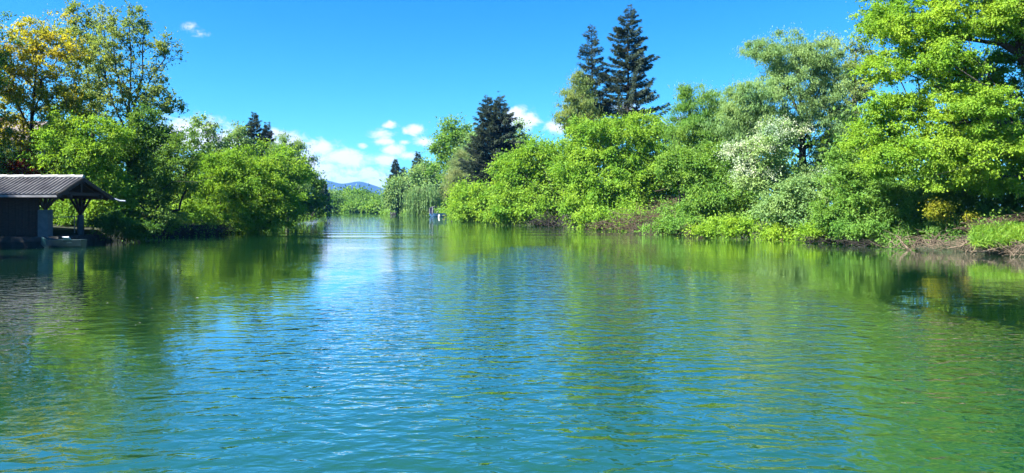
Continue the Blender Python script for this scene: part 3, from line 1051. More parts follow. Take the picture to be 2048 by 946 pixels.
def build_boats():
    def pm(name, c, rough=0.4):
        return solid(name, c, tuple(v * 0.75 for v in c), scale=3, rough=rough)
    white = pm('white boat paint', (0.72, 0.74, 0.74))
    blue = pm('worn blue boat paint', (0.012, 0.065, 0.15))
    navy = pm('navy canvas', (0.012, 0.018, 0.06), 0.8)
    teal = pm('turquoise boat paint', (0.006, 0.032, 0.036))
    black = pm('black tarred wood', (0.014, 0.014, 0.016), 0.6)
    tan = pm('tan wooden seat', (0.35, 0.24, 0.13), 0.6)
    glass = solid('boat windscreen', (0.25, 0.30, 0.32), (0.2, 0.24, 0.26), rough=0.1)

    # blue boat with canopy frame, side on to the river
    d = 186.0
    x = (876 - CX) / F * d
    r = thing('moored_boat', (x, d, -0.28), 'worn blue motor boat with white canopy frame moored under the overhanging bushes', 'boat', rz=R(176))
    hb, _ = hull_mesh(4.3, 1.7, 1.15, 0.12)
    hb.build('hull', blue, r)
    for xa, xb in ((-1.9, -1.2), (-0.5, 0.0)):
        mb = MB(); mb.box(xa, xb, -0.7, 0.7, 0.62, 0.72)
        mb.build('seat', tan, r)
    ws = MB()
    ws.bar((0.3, -0.72, 1.12), (0.0, -0.62, 1.75), 0.05); ws.bar((0.3, 0.72, 1.12), (0.0, 0.62, 1.75), 0.05); ws.bar((0.0, -0.62, 1.75), (0.0, 0.62, 1.75), 0.05)
    w = ws.build('windscreen_frame', white, r)
    g = MB(); g.add([(0.3, -0.7, 1.14), (0.3, 0.7, 1.14), (0.02, 0.6, 1.72), (0.02, -0.6, 1.72), (0.28, -0.7, 1.14), (0.28, 0.7, 1.14), (0.0, 0.6, 1.72), (0.0, -0.6, 1.72)],
                    [(0, 1, 2, 3), (7, 6, 5, 4), (0, 4, 5, 1), (2, 6, 7, 3), (1, 5, 6, 2), (0, 3, 7, 4)])
    g.build('windscreen', glass, r)
    fr = MB()
    for sy in (-0.72, 0.72):
        fr.tube([(2.0, sy, 1.1), (2.05, sy, 2.2), (1.75, sy, 2.55), (1.0, sy, 2.85)], 0.035, 8)
        fr.tube([(1.3, sy, 1.1), (1.2, sy, 2.75)], 0.03, 8)
    fr.tube([(2.05, -0.72, 2.2), (2.05, 0.72, 2.2)], 0.035, 8)
    fr.build('canopy_frame', white, r)
    cn = MB(); cn.bar((2.02, 0, 2.30), (1.72, 0, 2.62), 1.5, 0.14); cn.bar((1.72, 0, 2.62), (0.2, 0, 2.96), 1.5, 0.14); cn.bar((1.95, 0, 1.2), (1.98, 0, 2.2), 1.3, 0.05)
    cn.box(1.0, 1.95, 0.62, 0.66, 1.1, 2.62)
    cn.build('canopy', navy, r)
    gm = MB()
    gm.box(-1.0, -0.1, -0.91, -0.86, 0.55, 0.95)
    gm.build('cover', navy, r)
    # white buoy in front
    d2 = 183.5
    bx = (878.5 - CX) / F * d2
    r = thing('mooring_buoy', (bx, d2, 0.0), 'white rounded mooring buoy floating before the blue boat', 'buoy')
    mb = MB()
    prof = [(0.02, -0.2), (0.2, -0.15), (0.27, 0.0), (0.28, 0.25), (0.24, 0.45), (0.12, 0.55), (0.02, 0.57)]
    mb.tube([(0, 0, z) for _, z in prof], [q for q, _ in prof], 16)
    mb.build('float', white, r, smooth=True)
    mb = MB(); mb.tube([(0, 0, 0.55), (0.05, 0, 0.66), (0, 0, 0.7), (-0.05, 0, 0.66), (0, 0, 0.55)], 0.015, 6)
    mb.build('ring', solid('rusty ring', (0.15, 0.09, 0.05)), r)
    # black punt by the weeping willow
    d = 226.0
    r = thing('wooden_punt', ((828 - CX) / F * d, d, -0.12), 'black flat punt with a pale end lying below the weeping willow', 'boat', rz=R(180))
    hb, _ = hull_mesh(2.6, 1.0, 0.62, 0.1, square=True)
    hb.build('hull', black, r)
    mb = MB(); mb.box(1.15, 1.33, -0.5, 0.5, 0.25, 0.66)
    mb.build('end_board', white, r)
    mb = MB(); mb.box(-0.3, 0.0, -0.42, 0.42, 0.42, 0.46)
    mb.build('seat', tan, r)
    d = 240.0
    r = thing('wooden_punt', ((786 - CX) / F * d, d, -0.1), 'small dark punt half hidden at the far tip of the opposite bank', 'boat', rz=R(160))
    hb, _ = hull_mesh(2.2, 1.0, 0.9, 0.25)
    hb.build('hull', black, r)
    mb = MB(); mb.box(-0.4, -0.1, -0.4, 0.4, 0.5, 0.55)
    mb.build('seat', black, r)
    # pale boat with a little roof, stern on, under the dark shrub
    d = 150.0
    r = thing('covered_boat', ((596 - CX) / F * d, d, -0.25), 'pale blue and white boat with small white roof tucked under the rounded green shrub', 'boat', rz=R(80))
    hb, _ = hull_mesh(3.6, 1.5, 1.0, 0.2)
    hb.build('hull', pm('pale blue boat paint', (0.30, 0.42, 0.55)), r)
    for sx in (-1.2, 0.4):
        for sy in (-0.6, 0.6):
            fr = MB()
            fr.tube([(sx, sy, 0.9), (sx, sy, 2.2)], 0.03, 8)
            fr.build('roof_post', white, r)
    cn = MB()
    for i in range(6):
        a0, a1 = -0.75 + 0.25 * i, -0.5 + 0.25 * i
        h0, h1 = 2.2 + 0.16 * (1 - (a0 / 0.75) ** 2), 2.2 + 0.16 * (1 - (a1 / 0.75) ** 2)
        cn.add([(-1.5, a0, h0), (0.7, a0, h0), (0.7, a1, h1), (-1.5, a1, h1), (-1.5, a0, h0 + 0.04), (0.7, a0, h0 + 0.04), (0.7, a1, h1 + 0.04), (-1.5, a1, h1 + 0.04)],
               [(0, 3, 2, 1), (4, 5, 6, 7), (0, 1, 5, 4), (1, 2, 6, 5), (2, 3, 7, 6), (3, 0, 4, 7)])
    cn.build('roof', white, r)
    mb = MB(); mb.box(-1.4, -0.9, -0.55, 0.55, 0.55, 0.65)
    mb.build('seat', white, r)
    # turquoise punt at the quay with its pale board
    d = 42.0
    r = thing('rowing_boat', ((128 - CX) / F * d, d - 0.15, -0.12), 'turquoise rowing boat with a white board aboard tied at the boathouse quay', 'boat', rz=R(184))
    hb, _ = hull_mesh(2.3, 0.95, 0.55, 0.25)
    hb.build('hull', teal, r)
    for xa, xb, w in ((-0.7, -0.45, 0.42), (0.35, 0.6, 0.36)):
        mb = MB(); mb.box(xa, xb, -w, w, 0.38, 0.42)
        mb.build('seat', teal, r)
    mb = MB(); mb.bar((-0.28, 0.0, 0.44), (-0.16, 0.0, 0.66), 0.36, 0.05, up=(0, 1, 0))
    mb2 = MB()
    mb2.add([(-0.42, -0.20, 0.50), (-0.06, -0.20, 0.50), (-0.06, 0.14, 0.73), (-0.42, 0.14, 0.73), (-0.42, -0.18, 0.46), (-0.06, -0.18, 0.46), (-0.06, 0.16, 0.69), (-0.42, 0.16, 0.69)],
            [(0, 1, 2, 3), (7, 6, 5, 4), (0, 4, 5, 1), (2, 6, 7, 3), (1, 5, 6, 2), (0, 3, 7, 4)])
    mb2.build('board', white, r)


def build_house():
    """grey roofed house showing between the yellow leaves behind the boathouse"""
    d = 95.0
    wall = solid('cream house wall', (0.35, 0.32, 0.27), (0.30, 0.27, 0.22), scale=2, rough=0.9)
    roofm = solid('grey brown roof tiles', (0.13, 0.105, 0.10), (0.08, 0.065, 0.065), scale=3, rough=0.8, bump=0.04, stretch=(1, 1, 4))
    dark = solid('dark window glass', (0.02, 0.025, 0.03), rough=0.1)
    frm = solid('white window frame', (0.6, 0.6, 0.58))
    x0, x1 = (-150 - CX) / F * d, (75 - CX) / F * d
    y0, y1 = d, d + 9
    zt = CAMH + (HY - 277) / F * d
    zr = CAMH + (HY - 247) / F * d + 0.6
    g = gh(x0, y0)
    r = thing('house', ((x0 + x1) / 2, (y0 + y1) / 2, g), 'house with grey brown tiled roof glimpsed behind the yellow leaved tree', 'house')
    ox, oy = (x0 + x1) / 2, (y0 + y1) / 2
    hx, hy = (x1 - x0) / 2, 4.5
    mb = MB()
    mb.box(-hx, hx, -hy, hy, 0, zt - g)
    for s in (-1, 1):
        mb.add([(s * hx, -hy, zt - g), (s * hx, hy, zt - g), (s * hx, 0, zr - g - 0.1), (s * (hx - 0.3), -hy, zt - g), (s * (hx - 0.3), hy, zt - g), (s * (hx - 0.3), 0, zr - g - 0.1)],
               [(0, 1, 2), (5, 4, 3), (0, 3, 4, 1), (1, 4, 5, 2), (2, 5, 3, 0)])
    mb.build('wall', wall, r)
    mb = MB()
    for s in (-1, 1):
        mb.add([(-hx - .5, s * (hy + .6), zt - g - .25), (hx + .5, s * (hy + .6), zt - g - .25), (hx + .5, 0, zr - g), (-hx - .5, 0, zr - g),
                (-hx - .5, s * (hy + .6), zt - g - .05), (hx + .5, s * (hy + .6), zt - g - .05), (hx + .5, 0, zr - g + .2), (-hx - .5, 0, zr - g + .2)],
               [(0, 1, 2, 3), (4, 5, 6, 7), (0, 1, 5, 4), (1, 2, 6, 5), (2, 3, 7, 6), (3, 0, 4, 7)])
    rf = mb.build('roof', roofm, r)
    mb = MB(); mb.box(-1.4, -0.7, 1.0, 1.6, zr - g - 1.2, zr - g + 0.9)
    mb.build('chimney', solid('brick chimney', (0.2, 0.1, 0.07)), rf)
    for wx in (-4.2, -1.4, 1.4, 4.2):
        for wz in (1.2, 4.0):
            mb = MB(); mb.box(wx - 0.55, wx + 0.55, -hy - 0.06, -hy + 0.02, wz, wz + 1.4)
            w = mb.build('window', frm, r)
            mb = MB(); mb.box(wx - 0.45, wx + 0.45, -hy - 0.075, -hy - 0.055, wz + 0.1, wz + 1.3)
            mb.build('pane', dark, w)


exec_plants = None


def build_plants():
    G1 = 'trees and shrubs on the boathouse bank'
    G2 = 'trees and shrubs on the opposite bank'
    G3 = 'far trees closing the river bend'
    T = plant
    # ---- boathouse bank, near to far
    T('leafy_tree', 'dark-green out-of-view bank tree set to shade the boathouse quay from the sun', 'tree', 38, [(-420, 150, 110, 70), (-500, 170, 100, 70), (-360, 195, 75, 60)], 'deep', 'dark', G1, base=(-430, 0), dens=0.7)  # unseen tree, added so its crown shades the quay but spares the roof
    T('leafy_tree', 'deep green bank tree added far out of view to shade the boathouse quay', 'tree', 27, [(-960, -40, 200, 200), (-1060, -100, 170, 200), (-850, 100, 120, 130)], 'deep', 'dark', G1, base=(-960, 0), dens=0.4)  # another unseen tree, added only for the shade it throws
    T('leafy_tree', 'dark leaved tree whose branches just enter the picture beside the yellow leaved tree', 'tree', 52,
      [(-60, 110, 75, 90), (-90, 230, 90, 100), (-140, 40, 90, 80), (-60, 330, 80, 80)], 'mid', 'dark', G1, base=(-110, 2), dens=0.35, tipd=0.7)
    T('maple_tree', 'slender young tree with sparse yellow green leaves standing behind the boathouse roof', 'tree', 56,
      [(40, 170, 75, 95), (115, 110, 60, 75), (30, 280, 85, 65), (130, 230, 60, 70), (75, 70, 45, 40), (5, 120, 40, 70), (150, 300, 55, 45)], 'yellow', 'dark', G1, base=(58, 0),
      trunks=[[(58, 440), (62, 330), (64, 230), (72, 150), (70, 60)], [(64, 235), (95, 195), (160, 205, -1)], [(63, 265), (30, 200), (28, 140)], [(62, 280), (110, 255), (170, 262)], [(61, 300), (20, 270), (-30, 250)]],
      dens=0.34, tipd=0.7, rc=0.85, up_pen=0.6, base_r=0.2, shell=0.2)
    T('poplar_tree', 'tall thin tree whose top twigs reach highest over the boathouse bank', 'tree', 66,
      [(165, 70, 45, 55), (150, 25, 18, 28), (195, 40, 30, 30), (190, 130, 55, 55), (165, 200, 60, 60)], 'olive', 'brown', G1, base=(185, 3),
      trunks=[[(185, 440), (187, 300), (180, 180), (165, 90), (140, 5)], [(185, 240), (215, 130), (205, 35)], [(186, 280), (150, 170), (120, 60)]],
      dens=0.26, tipd=0.65, rc=0.75, up_pen=2.5, shell=0.15, base_r=0.16)
    T('ash_tree', 'open fan shaped tree with bare upright branches and thin olive leaves', 'tree', 60,
      [(240, 60, 55, 45), (325, 95, 38, 32), (280, 55, 25, 40), (210, 110, 55, 60), (290, 170, 60, 60), (335, 215, 32, 40), (240, 200, 60, 55), (265, 280, 80, 45)], 'olive', 'dark', G1, base=(258, 0),
      trunks=[[(258, 460), (258, 330), (260, 230), (262, 130), (258, 45)], [(259, 260), (300, 160), (345, 95)], [(259, 250), (285, 150), (288, 40)], [(258, 280), (215, 170), (190, 70)], [(259, 240), (232, 140), (222, 45)], [(258, 300), (320, 230), (360, 215)], [(258, 310), (200, 230), (160, 160)]],
      dens=0.22, tipd=0.75, rc=0.7, up_pen=2.5, shell=0.1, base_r=0.2, arch=0.03)
    T('copper_shrub', 'copper red leaved shrub peeping over the boathouse ridge', 'shrub', 54,
      [(25, 325, 35, 25), (85, 335, 35, 20), (-30, 335, 40, 35)], 'copper', 'dark', G1, base=(40, 1), stems=4, dens=0.6)
    T('maple_tree', 'bushy sunlit bright green maple directly behind the boathouse gable', 'tree', 53,
      [(150, 320, 70, 55), (200, 280, 60, 50), (130, 400, 55, 50), (210, 380, 60, 60), (120, 270, 45, 40), (175, 440, 70, 35)], 'bright', 'dark', G1, base=(150, 2), stems=3, dens=0.6, tipd=0.85)
    T('maple_tree', 'dark green bushy tree between the boathouse gable and the leaning trunk', 'tree', 57,
      [(255, 330, 60, 60), (225, 420, 45, 50), (275, 265, 55, 50), (310, 300, 55, 60), (245, 455, 60, 25)], 'mid', 'dark', G1, base=(240, 1), stems=3, dens=0.8)
    T('riverside_shrub', 'low dark shrub filling the corner beside the boathouse quay', 'shrub', 47, [(225, 452, 38, 24), (195, 440, 22, 24, 2), (262, 462, 30, 16, 1)], 'deep', 'dark', G1, base=(225, 1), stems=4, dens=0.9)
    T('leaning_tree', 'dark tree leaning over the water with one long bare limb pointing downstream', 'tree', 55,
      [(300, 400, 60, 50, 1), (345, 345, 50, 45, 0), (270, 440, 55, 40, 1), (355, 300, 40, 45, 1), (335, 440, 45, 25, -1)], 'mid', 'dark', G1, base=(322, 0),
      trunks=[[(322, 468), (312, 442), (290, 420), (258, 392)], [(313, 445), (316, 400), (322, 380), (350, 362, -1.5), (395, 364, -3), (432, 352, -3.5)], [(330, 470), (322, 445), (318, 430), (345, 422), (385, 414)]],
      dens=0.42, base_r=0.24, tipd=0.7)
    T('willow_shrub', 'large pale yellow green willow shrub bulging over the water by the leaning tree', 'shrub', 68,
      [(450, 400, 75, 55, -1), (430, 350, 55, 45), (510, 410, 70, 55), (400, 430, 40, 35, -1.5), (480, 345, 60, 45, 1), (540, 400, 45, 50, 2), (470, 445, 80, 22, -1.5)], 'bright', 'brown', G1, base=(470, 1), stems=6, dens=1.0, ls=0.9)
    T('willow_shrub', 'yellow green domed shrub behind the pale willow, below the loose birch', 'shrub', 92,
      [(530, 330, 60, 42), (580, 335, 45, 35), (480, 350, 45, 40), (440, 335, 45, 30)], 'bright', 'brown', G1, base=(530, 1), stems=5, dens=1.0)
    T('birch_tree', 'thin pale birch with airy crown standing before a white cloud', 'tree', 88,
      [(412, 260, 30, 28), (440, 290, 30, 30), (415, 310, 45, 30), (385, 285, 25, 22), (430, 250, 18, 18)], 'palewillow', 'grey', G1, base=(420, 1), dens=0.24, tipd=0.6, rc=0.8, up_pen=2, shell=0.1, trunks=[[(420, 440), (420, 330), (412, 240)], [(420, 350), (440, 290), (446, 262)]])
    T('birch_tree', 'second thin birch, upright and narrow, close to the dark spruce pair', 'tree', 90,
      [(478, 262, 20, 25), (472, 300, 26, 30), (460, 280, 18, 25), (490, 290, 16, 20)], 'palewillow', 'grey', G1, base=(474, 1), dens=0.26, tipd=0.6, rc=0.8, up_pen=2, shell=0.1, trunks=[[(474, 440), (474, 330), (477, 240)]])
    T('birch_tree', 'loose drooping birch with gaps of sky, last tall tree of the boathouse bank', 'tree', 104,
      [(575, 290, 30, 22), (598, 320, 20, 30), (560, 315, 30, 28), (600, 290, 14, 15), (605, 350, 16, 25)], 'palewillow', 'brown', G1, base=(575, 1), dens=0.6, tipd=0.9, rc=0.8, shell=0.15, style='willow')
    T('riverside_shrub', 'rounded green shrub hanging over the pale roofed boat, shaded on its river side', 'shrub', 118,
      [(580, 388, 38, 42), (606, 385, 30, 40, 4), (556, 400, 35, 38), (616, 408, 15, 22, 6), (592, 350, 28, 24, 4), (540, 380, 35, 40, 1)], 'fresh', 'dark', G1, base=(595, 3), stems=5, dens=1.0)
    spruce('darker taller spruce of the pair standing over the boathouse bank', 112, 508, 226, 30, 1.7)
    spruce('shorter spruce of the pair over the boathouse bank, its neighbour taller', 114, 534, 248, 25, 1.7)
    spruce('small lone spruce before the blue mountains at the bend', 300, 645, 357, 11, 0.6)
    # ---- far end
    far = [('round bright tree lowest in the row that closes the river bend', 706, 414, 15, 15, 'fresh', 325),
           ('dark broad tree at the shady corner of the river bend', 668, 405, 24, 20, 'deep', 330),
           ('yellowish tree top behind the shady corner of the bend', 664, 391, 16, 11, 'palewillow', 345),
           ('tall rounded green tree in the middle of the bend row', 706, 394, 16, 17, 'fresh', 350),
           ('dark topped tree behind the middle of the bend row', 722, 390, 14, 15, 'deep', 362),
           ('dark flat topped tree rising at the back of the bend row', 693, 388, 10, 12, 'deep', 366),
           ('low sloping green tree where the bend row meets the willows', 738, 402, 16, 14, 'mid', 340),
           ('olive tree ending the bend row beside the open water', 725, 408, 16, 18, 'mid', 333)]
    for lab, px, py, rx, ry, lf, d in far:
        T('broadleaf_tree', lab, 'tree', d, [(px, py, rx, ry * 0.8), (px - rx * 0.4, py + ry * 0.4, rx * 0.8, ry * 0.7), (px + rx * 0.45, py + ry * 0.35, rx * 0.7, ry * 0.7)], lf, 'dark', G3, base=(px, 0), stems=2, dens=1.3, tipd=1.6)
    # ---- opposite bank, far to near
    T('riverside_shrub', 'low bright shrub at the far tip of the opposite bank', 'shrub', 285, [(757, 412, 18, 14), (742, 416, 10, 8), (770, 408, 14, 18)], 'fresh', 'dark', G2, base=(757, 1), stems=3, dens=1.2, tipd=1.4)
    spruce('far blue green spruce above the tip of the opposite bank', 262, 791, 318, 13, 0.6)
    spruce('thin bare topped spruce close behind the far blue green spruce', 268, 807, 334, 10, 0.45)
    spruce('grey spruce top showing over the grey green willow', 240, 836, 304, 17, 0.5)
    T('broadleaf_tree', 'yellowish green tree at the head of the opposite bank by the weeping willow', 'tree', 245, [(800, 385, 25, 28), (785, 402, 18, 24), (820, 365, 18, 18), (778, 392, 10, 18)], 'palewillow', 'brown', G2, base=(800, 1), stems=3, dens=1.1, tipd=1.4)
    T('weeping_willow', 'weeping willow with yellow green curtains hanging to the water', 'tree', 212, [(838, 372, 22, 12), (830, 382, 16, 10), (852, 378, 14, 12)], 'palewillow', 'brown', G2, base=(838, 1), dens=2.6, style='weep', rc=1.5, tipd=1.5)
    T('willow_tree', 'grey green willow dome between weeping willow and the tall round tree', 'tree', 222, [(848, 345, 24, 28), (866, 365, 20, 26), (838, 358, 15, 20), (858, 385, 26, 22)], 'willow', 'brown', G2, base=(855, 1), stems=3, dens=1.1, tipd=1.4)
    T('broadleaf_tree', 'tall round headed tree with visible limbs beside the dark spruce pair', 'tree', 175, [(905, 268, 30, 26), (885, 300, 18, 25), (925, 275, 18, 22), (905, 315, 34, 28), (895, 345, 34, 24)], 'fresh', 'dark', G2, base=(905, 1), dens=0.8, tipd=1.3, trunks=[[(905, 432), (906, 330), (908, 290), (905, 255)]])
    T('broadleaf_tree', 'pale green tree filling the gap beside the spruce pair', 'tree', 168, [(950, 300, 22, 34), (940, 330, 24, 24)], 'palewillow', 'brown', G2, base=(948, 1), dens=0.9, tipd=1.3)
    spruce('dark bushy spruce with drooping boughs beside the round headed tree', 128, 975, 190, 56, 1.0, skirt=1.0)
    spruce('dark bushy spruce of equal height, nearer the light poplar', 127, 1000, 189, 56, 1.0, skirt=1.0)
    T('poplar_tree', 'light green poplar top behind the dark bushy spruces', 'tree', 150, [(1036, 270, 16, 26), (1030, 300, 24, 28), (1045, 290, 12, 22)], 'palewillow', 'brown', G2, base=(1036, 0), dens=0.9, tipd=1.3)
    T('willow_tree', 'tan tinged dome shaped willow in front of the dark spruce pair', 'tree', 138, [(935, 345, 42, 34), (912, 368, 22, 28), (965, 360, 36, 36), (945, 385, 42, 26)], 'tan', 'brown', G2, base=(935, 1), stems=4, dens=1.2, style='willow', ls=0.8)
    T('riverside_shrub', 'rounded bright shrub dipping into the water next to the blue boat', 'shrub', 122, [(935, 395, 32, 34, 0), (922, 415, 20, 20, 2), (950, 400, 36, 36, -3), (978, 408, 32, 30, -5), (955, 430, 45, 10, -5)], 'bright', 'brown', G2, base=(945, 1), stems=5, dens=1.1)
    T('riverside_tree', 'spreading bright green tree with dark limbs above the slanting dead pole', 'tree', 100,
      [(1040, 360, 42, 50), (1075, 320, 55, 40), (1110, 350, 50, 50), (1020, 400, 42, 36, -3), (1060, 400, 50, 34, -2), (1090, 385, 40, 30), (1035, 430, 45, 14, -4), (1010, 350, 30, 40), (1120, 400, 30, 30, -1), (1075, 425, 40, 20, -5), (1005, 425, 35, 22, -4)], 'bright', 'dark', G2, base=(1120, 1), stems=6, dens=1.0,
      trunks=[[(1120, 455), (1112, 420, -4), (1085, 385, -5.5), (1050, 350, -4)], [(1118, 445), (1125, 400, -4), (1130, 350, -3)], [(1114, 428, -4), (1090, 400, -5.5), (1060, 395, -5)], [(1116, 436, -3), (1105, 380, -5), (1085, 330, -3)]], base_r=0.3)
    T('broadleaf_tree', 'broad light green tree forming the big dome under the tallest spruces', 'tree', 86,
      [(1180, 290, 60, 48), (1250, 275, 70, 50), (1310, 300, 55, 55), (1200, 350, 65, 50, -2), (1280, 355, 60, 45, -1), (1170, 400, 50, 36, -4), (1225, 400, 50, 35, -4), (1330, 350, 40, 50), (1150, 340, 40, 45, -1), (1190, 437, 50, 22, -7), (1250, 440, 38, 18, -9), (1215, 450, 35, 10, -8), (1150, 425, 30, 24, -4), (1235, 425, 30, 18, -6)], 'bright', 'dark', G2, base=(1245, 1), dens=0.95,
      trunks=[[(1300, 450), (1280, 400), (1250, 340), (1240, 260)], [(1282, 405), (1220, 370), (1180, 320)], [(1290, 420), (1320, 340), (1310, 280)]], base_r=0.25)
    spruce('second tallest spruce, thin and narrow with bare gaps', 96, 1184, 50, 48, 1.2, start=0.4)
    spruce('tallest spruce, broad and dark against the open sky', 94, 1256, 14, 72, 1.7, start=0.4)
    T('birch_tree', 'olive drooping birch at the foot of the thin tall spruce', 'tree', 92,
      [(1155, 200, 35, 45), (1140, 235, 28, 30), (1180, 225, 35, 30), (1165, 165, 20, 25)], 'olive', 'brown', G2, base=(1155, 0), dens=0.55, rc=0.8, style='willow', shell=0.2)
    T('willow_tree', 'grey green loose willow between the broad light tree and the tall willow', 'tree', 76,
      [(1400, 210, 42, 40), (1380, 260, 45, 45), (1440, 240, 50, 50), (1410, 310, 55, 45), (1470, 290, 45, 50), (1370, 185, 15, 20)], 'fresh', 'brown', G2, base=(1420, 2), stems=4, dens=0.85, style='willow', shell=0.3)
    T('willow_tree', 'tall windswept willow with dark forking limbs, highest crown beside the lime green tree', 'tree', 64,
      [(1580, 110, 75, 38), (1520, 95, 32, 24), (1640, 110, 55, 40), (1560, 175, 70, 45), (1650, 180, 50, 50), (1500, 195, 45, 40), (1620, 250, 70, 50), (1540, 250, 60, 45), (1680, 250, 35, 60), (1470, 240, 40, 40), (1650, 330, 60, 45), (1700, 330, 45, 60)], 'willow', 'dark', G2, base=(1590, 2),
      trunks=[[(1610, 450), (1605, 320), (1602, 240), (1600, 200), (1590, 90)], [(1603, 235), (1570, 165), (1540, 110), (1505, 85)], [(1602, 245), (1640, 180), (1655, 110)], [(1604, 260), (1560, 225), (1500, 215)]],
      dens=0.72, rc=1.0, style='willow', shell=0.25, base_r=0.32, tipd=0.9)
    T('alder_tree', 'thin twiggy half bare tree between the tall willow and the lime green tree', 'tree', 72,
      [(1715, 110, 28, 32), (1700, 150, 28, 40), (1725, 180, 26, 40), (1705, 215, 30, 40)], 'olive', 'grey', G2, base=(1708, 2), dens=0.35, tipd=1.0, rc=0.7, up_pen=2, shell=0.1, trunks=[[(1708, 440), (1708, 250), (1712, 80)]])
    T('riverside_tree', 'mid green tree with two dark stems behind the brushwood bank', 'tree', 66,
      [(1400, 350, 55, 45), (1360, 330, 35, 45), (1440, 330, 45, 45), (1420, 400, 60, 40, -2), (1380, 420, 40, 25, -2), (1470, 400, 40, 40, -1), (1420, 450, 60, 16, -3.5), (1345, 448, 45, 20, -3.5), (1310, 458, 35, 10, -4)], 'fresh', 'dark', G2, base=(1365, 1), dens=0.95,
      trunks=[[(1362, 440), (1358, 370), (1350, 300), (1345, 270)], [(1372, 440), (1368, 380), (1385, 330), (1400, 310)], [(1450, 450), (1440, 410), (1400, 380)]])
    T('hawthorn_tree', 'white blossoming hawthorn leaning out between the green willows', 'tree', 57,
      [(1525, 305, 48, 30, -0.5), (1500, 345, 32, 42, -1), (1555, 272, 42, 24), (1612, 352, 34, 18, -0.5), (1478, 300, 24, 22), (1545, 350, 40, 30, 0.8)], 'willow', 'dark', G2, base=(1560, 2), dens=0.8, blossom=0.65, stems=3)
    T('willow_shrub', 'grey green leafy shrub below the white hawthorn, dipping to the water', 'shrub', 53,
      [(1580, 400, 50, 42, -0.5), (1620, 390, 40, 48), (1545, 420, 40, 34, -0.5), (1600, 440, 50, 26, -1)], 'willow', 'dark', G2, base=(1590, 1), stems=4, dens=1.0)
    T('riverside_shrub', 'low yellow green shrub trailing in the water below the brushwood and hawthorn', 'shrub', 53.5,
      [(1450, 455, 55, 16, 0), (1500, 462, 50, 15, -1), (1545, 465, 40, 14, -1.8)], 'lime', 'dark', G2, base=(1500, 0.5), stems=5, dens=1.1)
    T('riverside_shrub', 'second low yellow green shrub trailing in the water, close to the broad mid green bush', 'shrub', 49,
      [(1640, 462, 40, 18, 0), (1685, 468, 30, 16, -1), (1610, 468, 25, 12, 0)], 'lime', 'dark', G2, base=(1650, 0.8), stems=4, dens=1.1)
    T('riverside_shrub', 'broad mid green bush at the waterline in front of the lime green tree', 'shrub', 45.5,
      [(1720, 400, 50, 55), (1770, 420, 50, 50, -0.5), (1700, 340, 40, 50, 1), (1750, 360, 50, 45, 0.5), (1800, 430, 45, 45, -0.5), (1720, 455, 50, 28, -0.8), (1785, 470, 50, 14, -1.2), (1675, 420, 35, 45, 1), (1800, 484, 45, 11, -2.2), (1740, 482, 40, 12, -1.6), (1845, 480, 40, 14, -2.4)], 'fresh', 'dark', G2, base=(1750, 1.2), stems=6, dens=1.0)
    T('linden_tree', 'huge lime green tree with layered sunlit boughs overhanging the water', 'tree', 41,
      [(1830, 60, 90, 50, 0), (1790, 30, 60, 40, 1), (1930, 40, 90, 60, -1), (1850, 130, 95, 40, -1), (1780, 130, 50, 30, 1), (1800, 225, 80, 40, 0), (1760, 275, 55, 40, 1), (1900, 215, 80, 45, -2), (2000, 130, 90, 60, 3),
       (1850, 300, 90, 45, -1), (1780, 320, 60, 35, 0), (1950, 300, 90, 50, -2), (2040, 240, 90, 60, 3), (2080, 40, 100, 80, 0), (1880, 355, 70, 28, -1), (1960, 365, 60, 25, -1), (1860, -60, 120, 60, 1), (2000, -80, 140, 80, 0), (1950, -190, 150, 90, 2), (2150, -60, 140, 120, 1), (2200, 150, 130, 100, 2), (2180, 300, 120, 70, 2), (2080, -280, 160, 90, 2)],
      'lime', 'dark', G2, base=(2120, 3),
      trunks=[[(2120, 450), (2115, 330), (2090, 220), (2060, 140), (2020, 0), (2010, -160)], [(2085, 215), (2020, 190, -2.8), (1960, 165, -3.4), (1880, 110, -2), (1790, 60)], [(2112, 320), (2030, 300, -3), (1950, 330, -3.6), (1870, 350, -3)], [(2100, 260), (2000, 245), (1900, 245, -1), (1800, 260)], [(2116, 340), (2040, 355), (1960, 355, -1)], [(2095, 230), (2180, 100), (2200, 0)]],
      dens=0.9, base_r=0.6, rc=1.0, flat=0.55, shell=0.25, tipd=1.0, up_pen=0.5)
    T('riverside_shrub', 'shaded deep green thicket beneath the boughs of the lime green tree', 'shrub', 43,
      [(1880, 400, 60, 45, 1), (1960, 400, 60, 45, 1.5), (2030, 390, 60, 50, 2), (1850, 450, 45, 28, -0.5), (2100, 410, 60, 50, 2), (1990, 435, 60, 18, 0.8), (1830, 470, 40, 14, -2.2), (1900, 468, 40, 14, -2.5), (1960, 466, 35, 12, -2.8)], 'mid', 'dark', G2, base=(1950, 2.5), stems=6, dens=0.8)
    T('flowering_shrub', 'golden yellow low shrub glowing on the bank under the lime green tree', 'shrub', 40,
      [(1905, 432, 26, 10, 0), (1880, 420, 18, 12, 0), (1935, 436, 18, 9, 0)], 'gold', 'dark', G2, base=(1905, 0.5), stems=4, dens=0.9, ls=0.8)


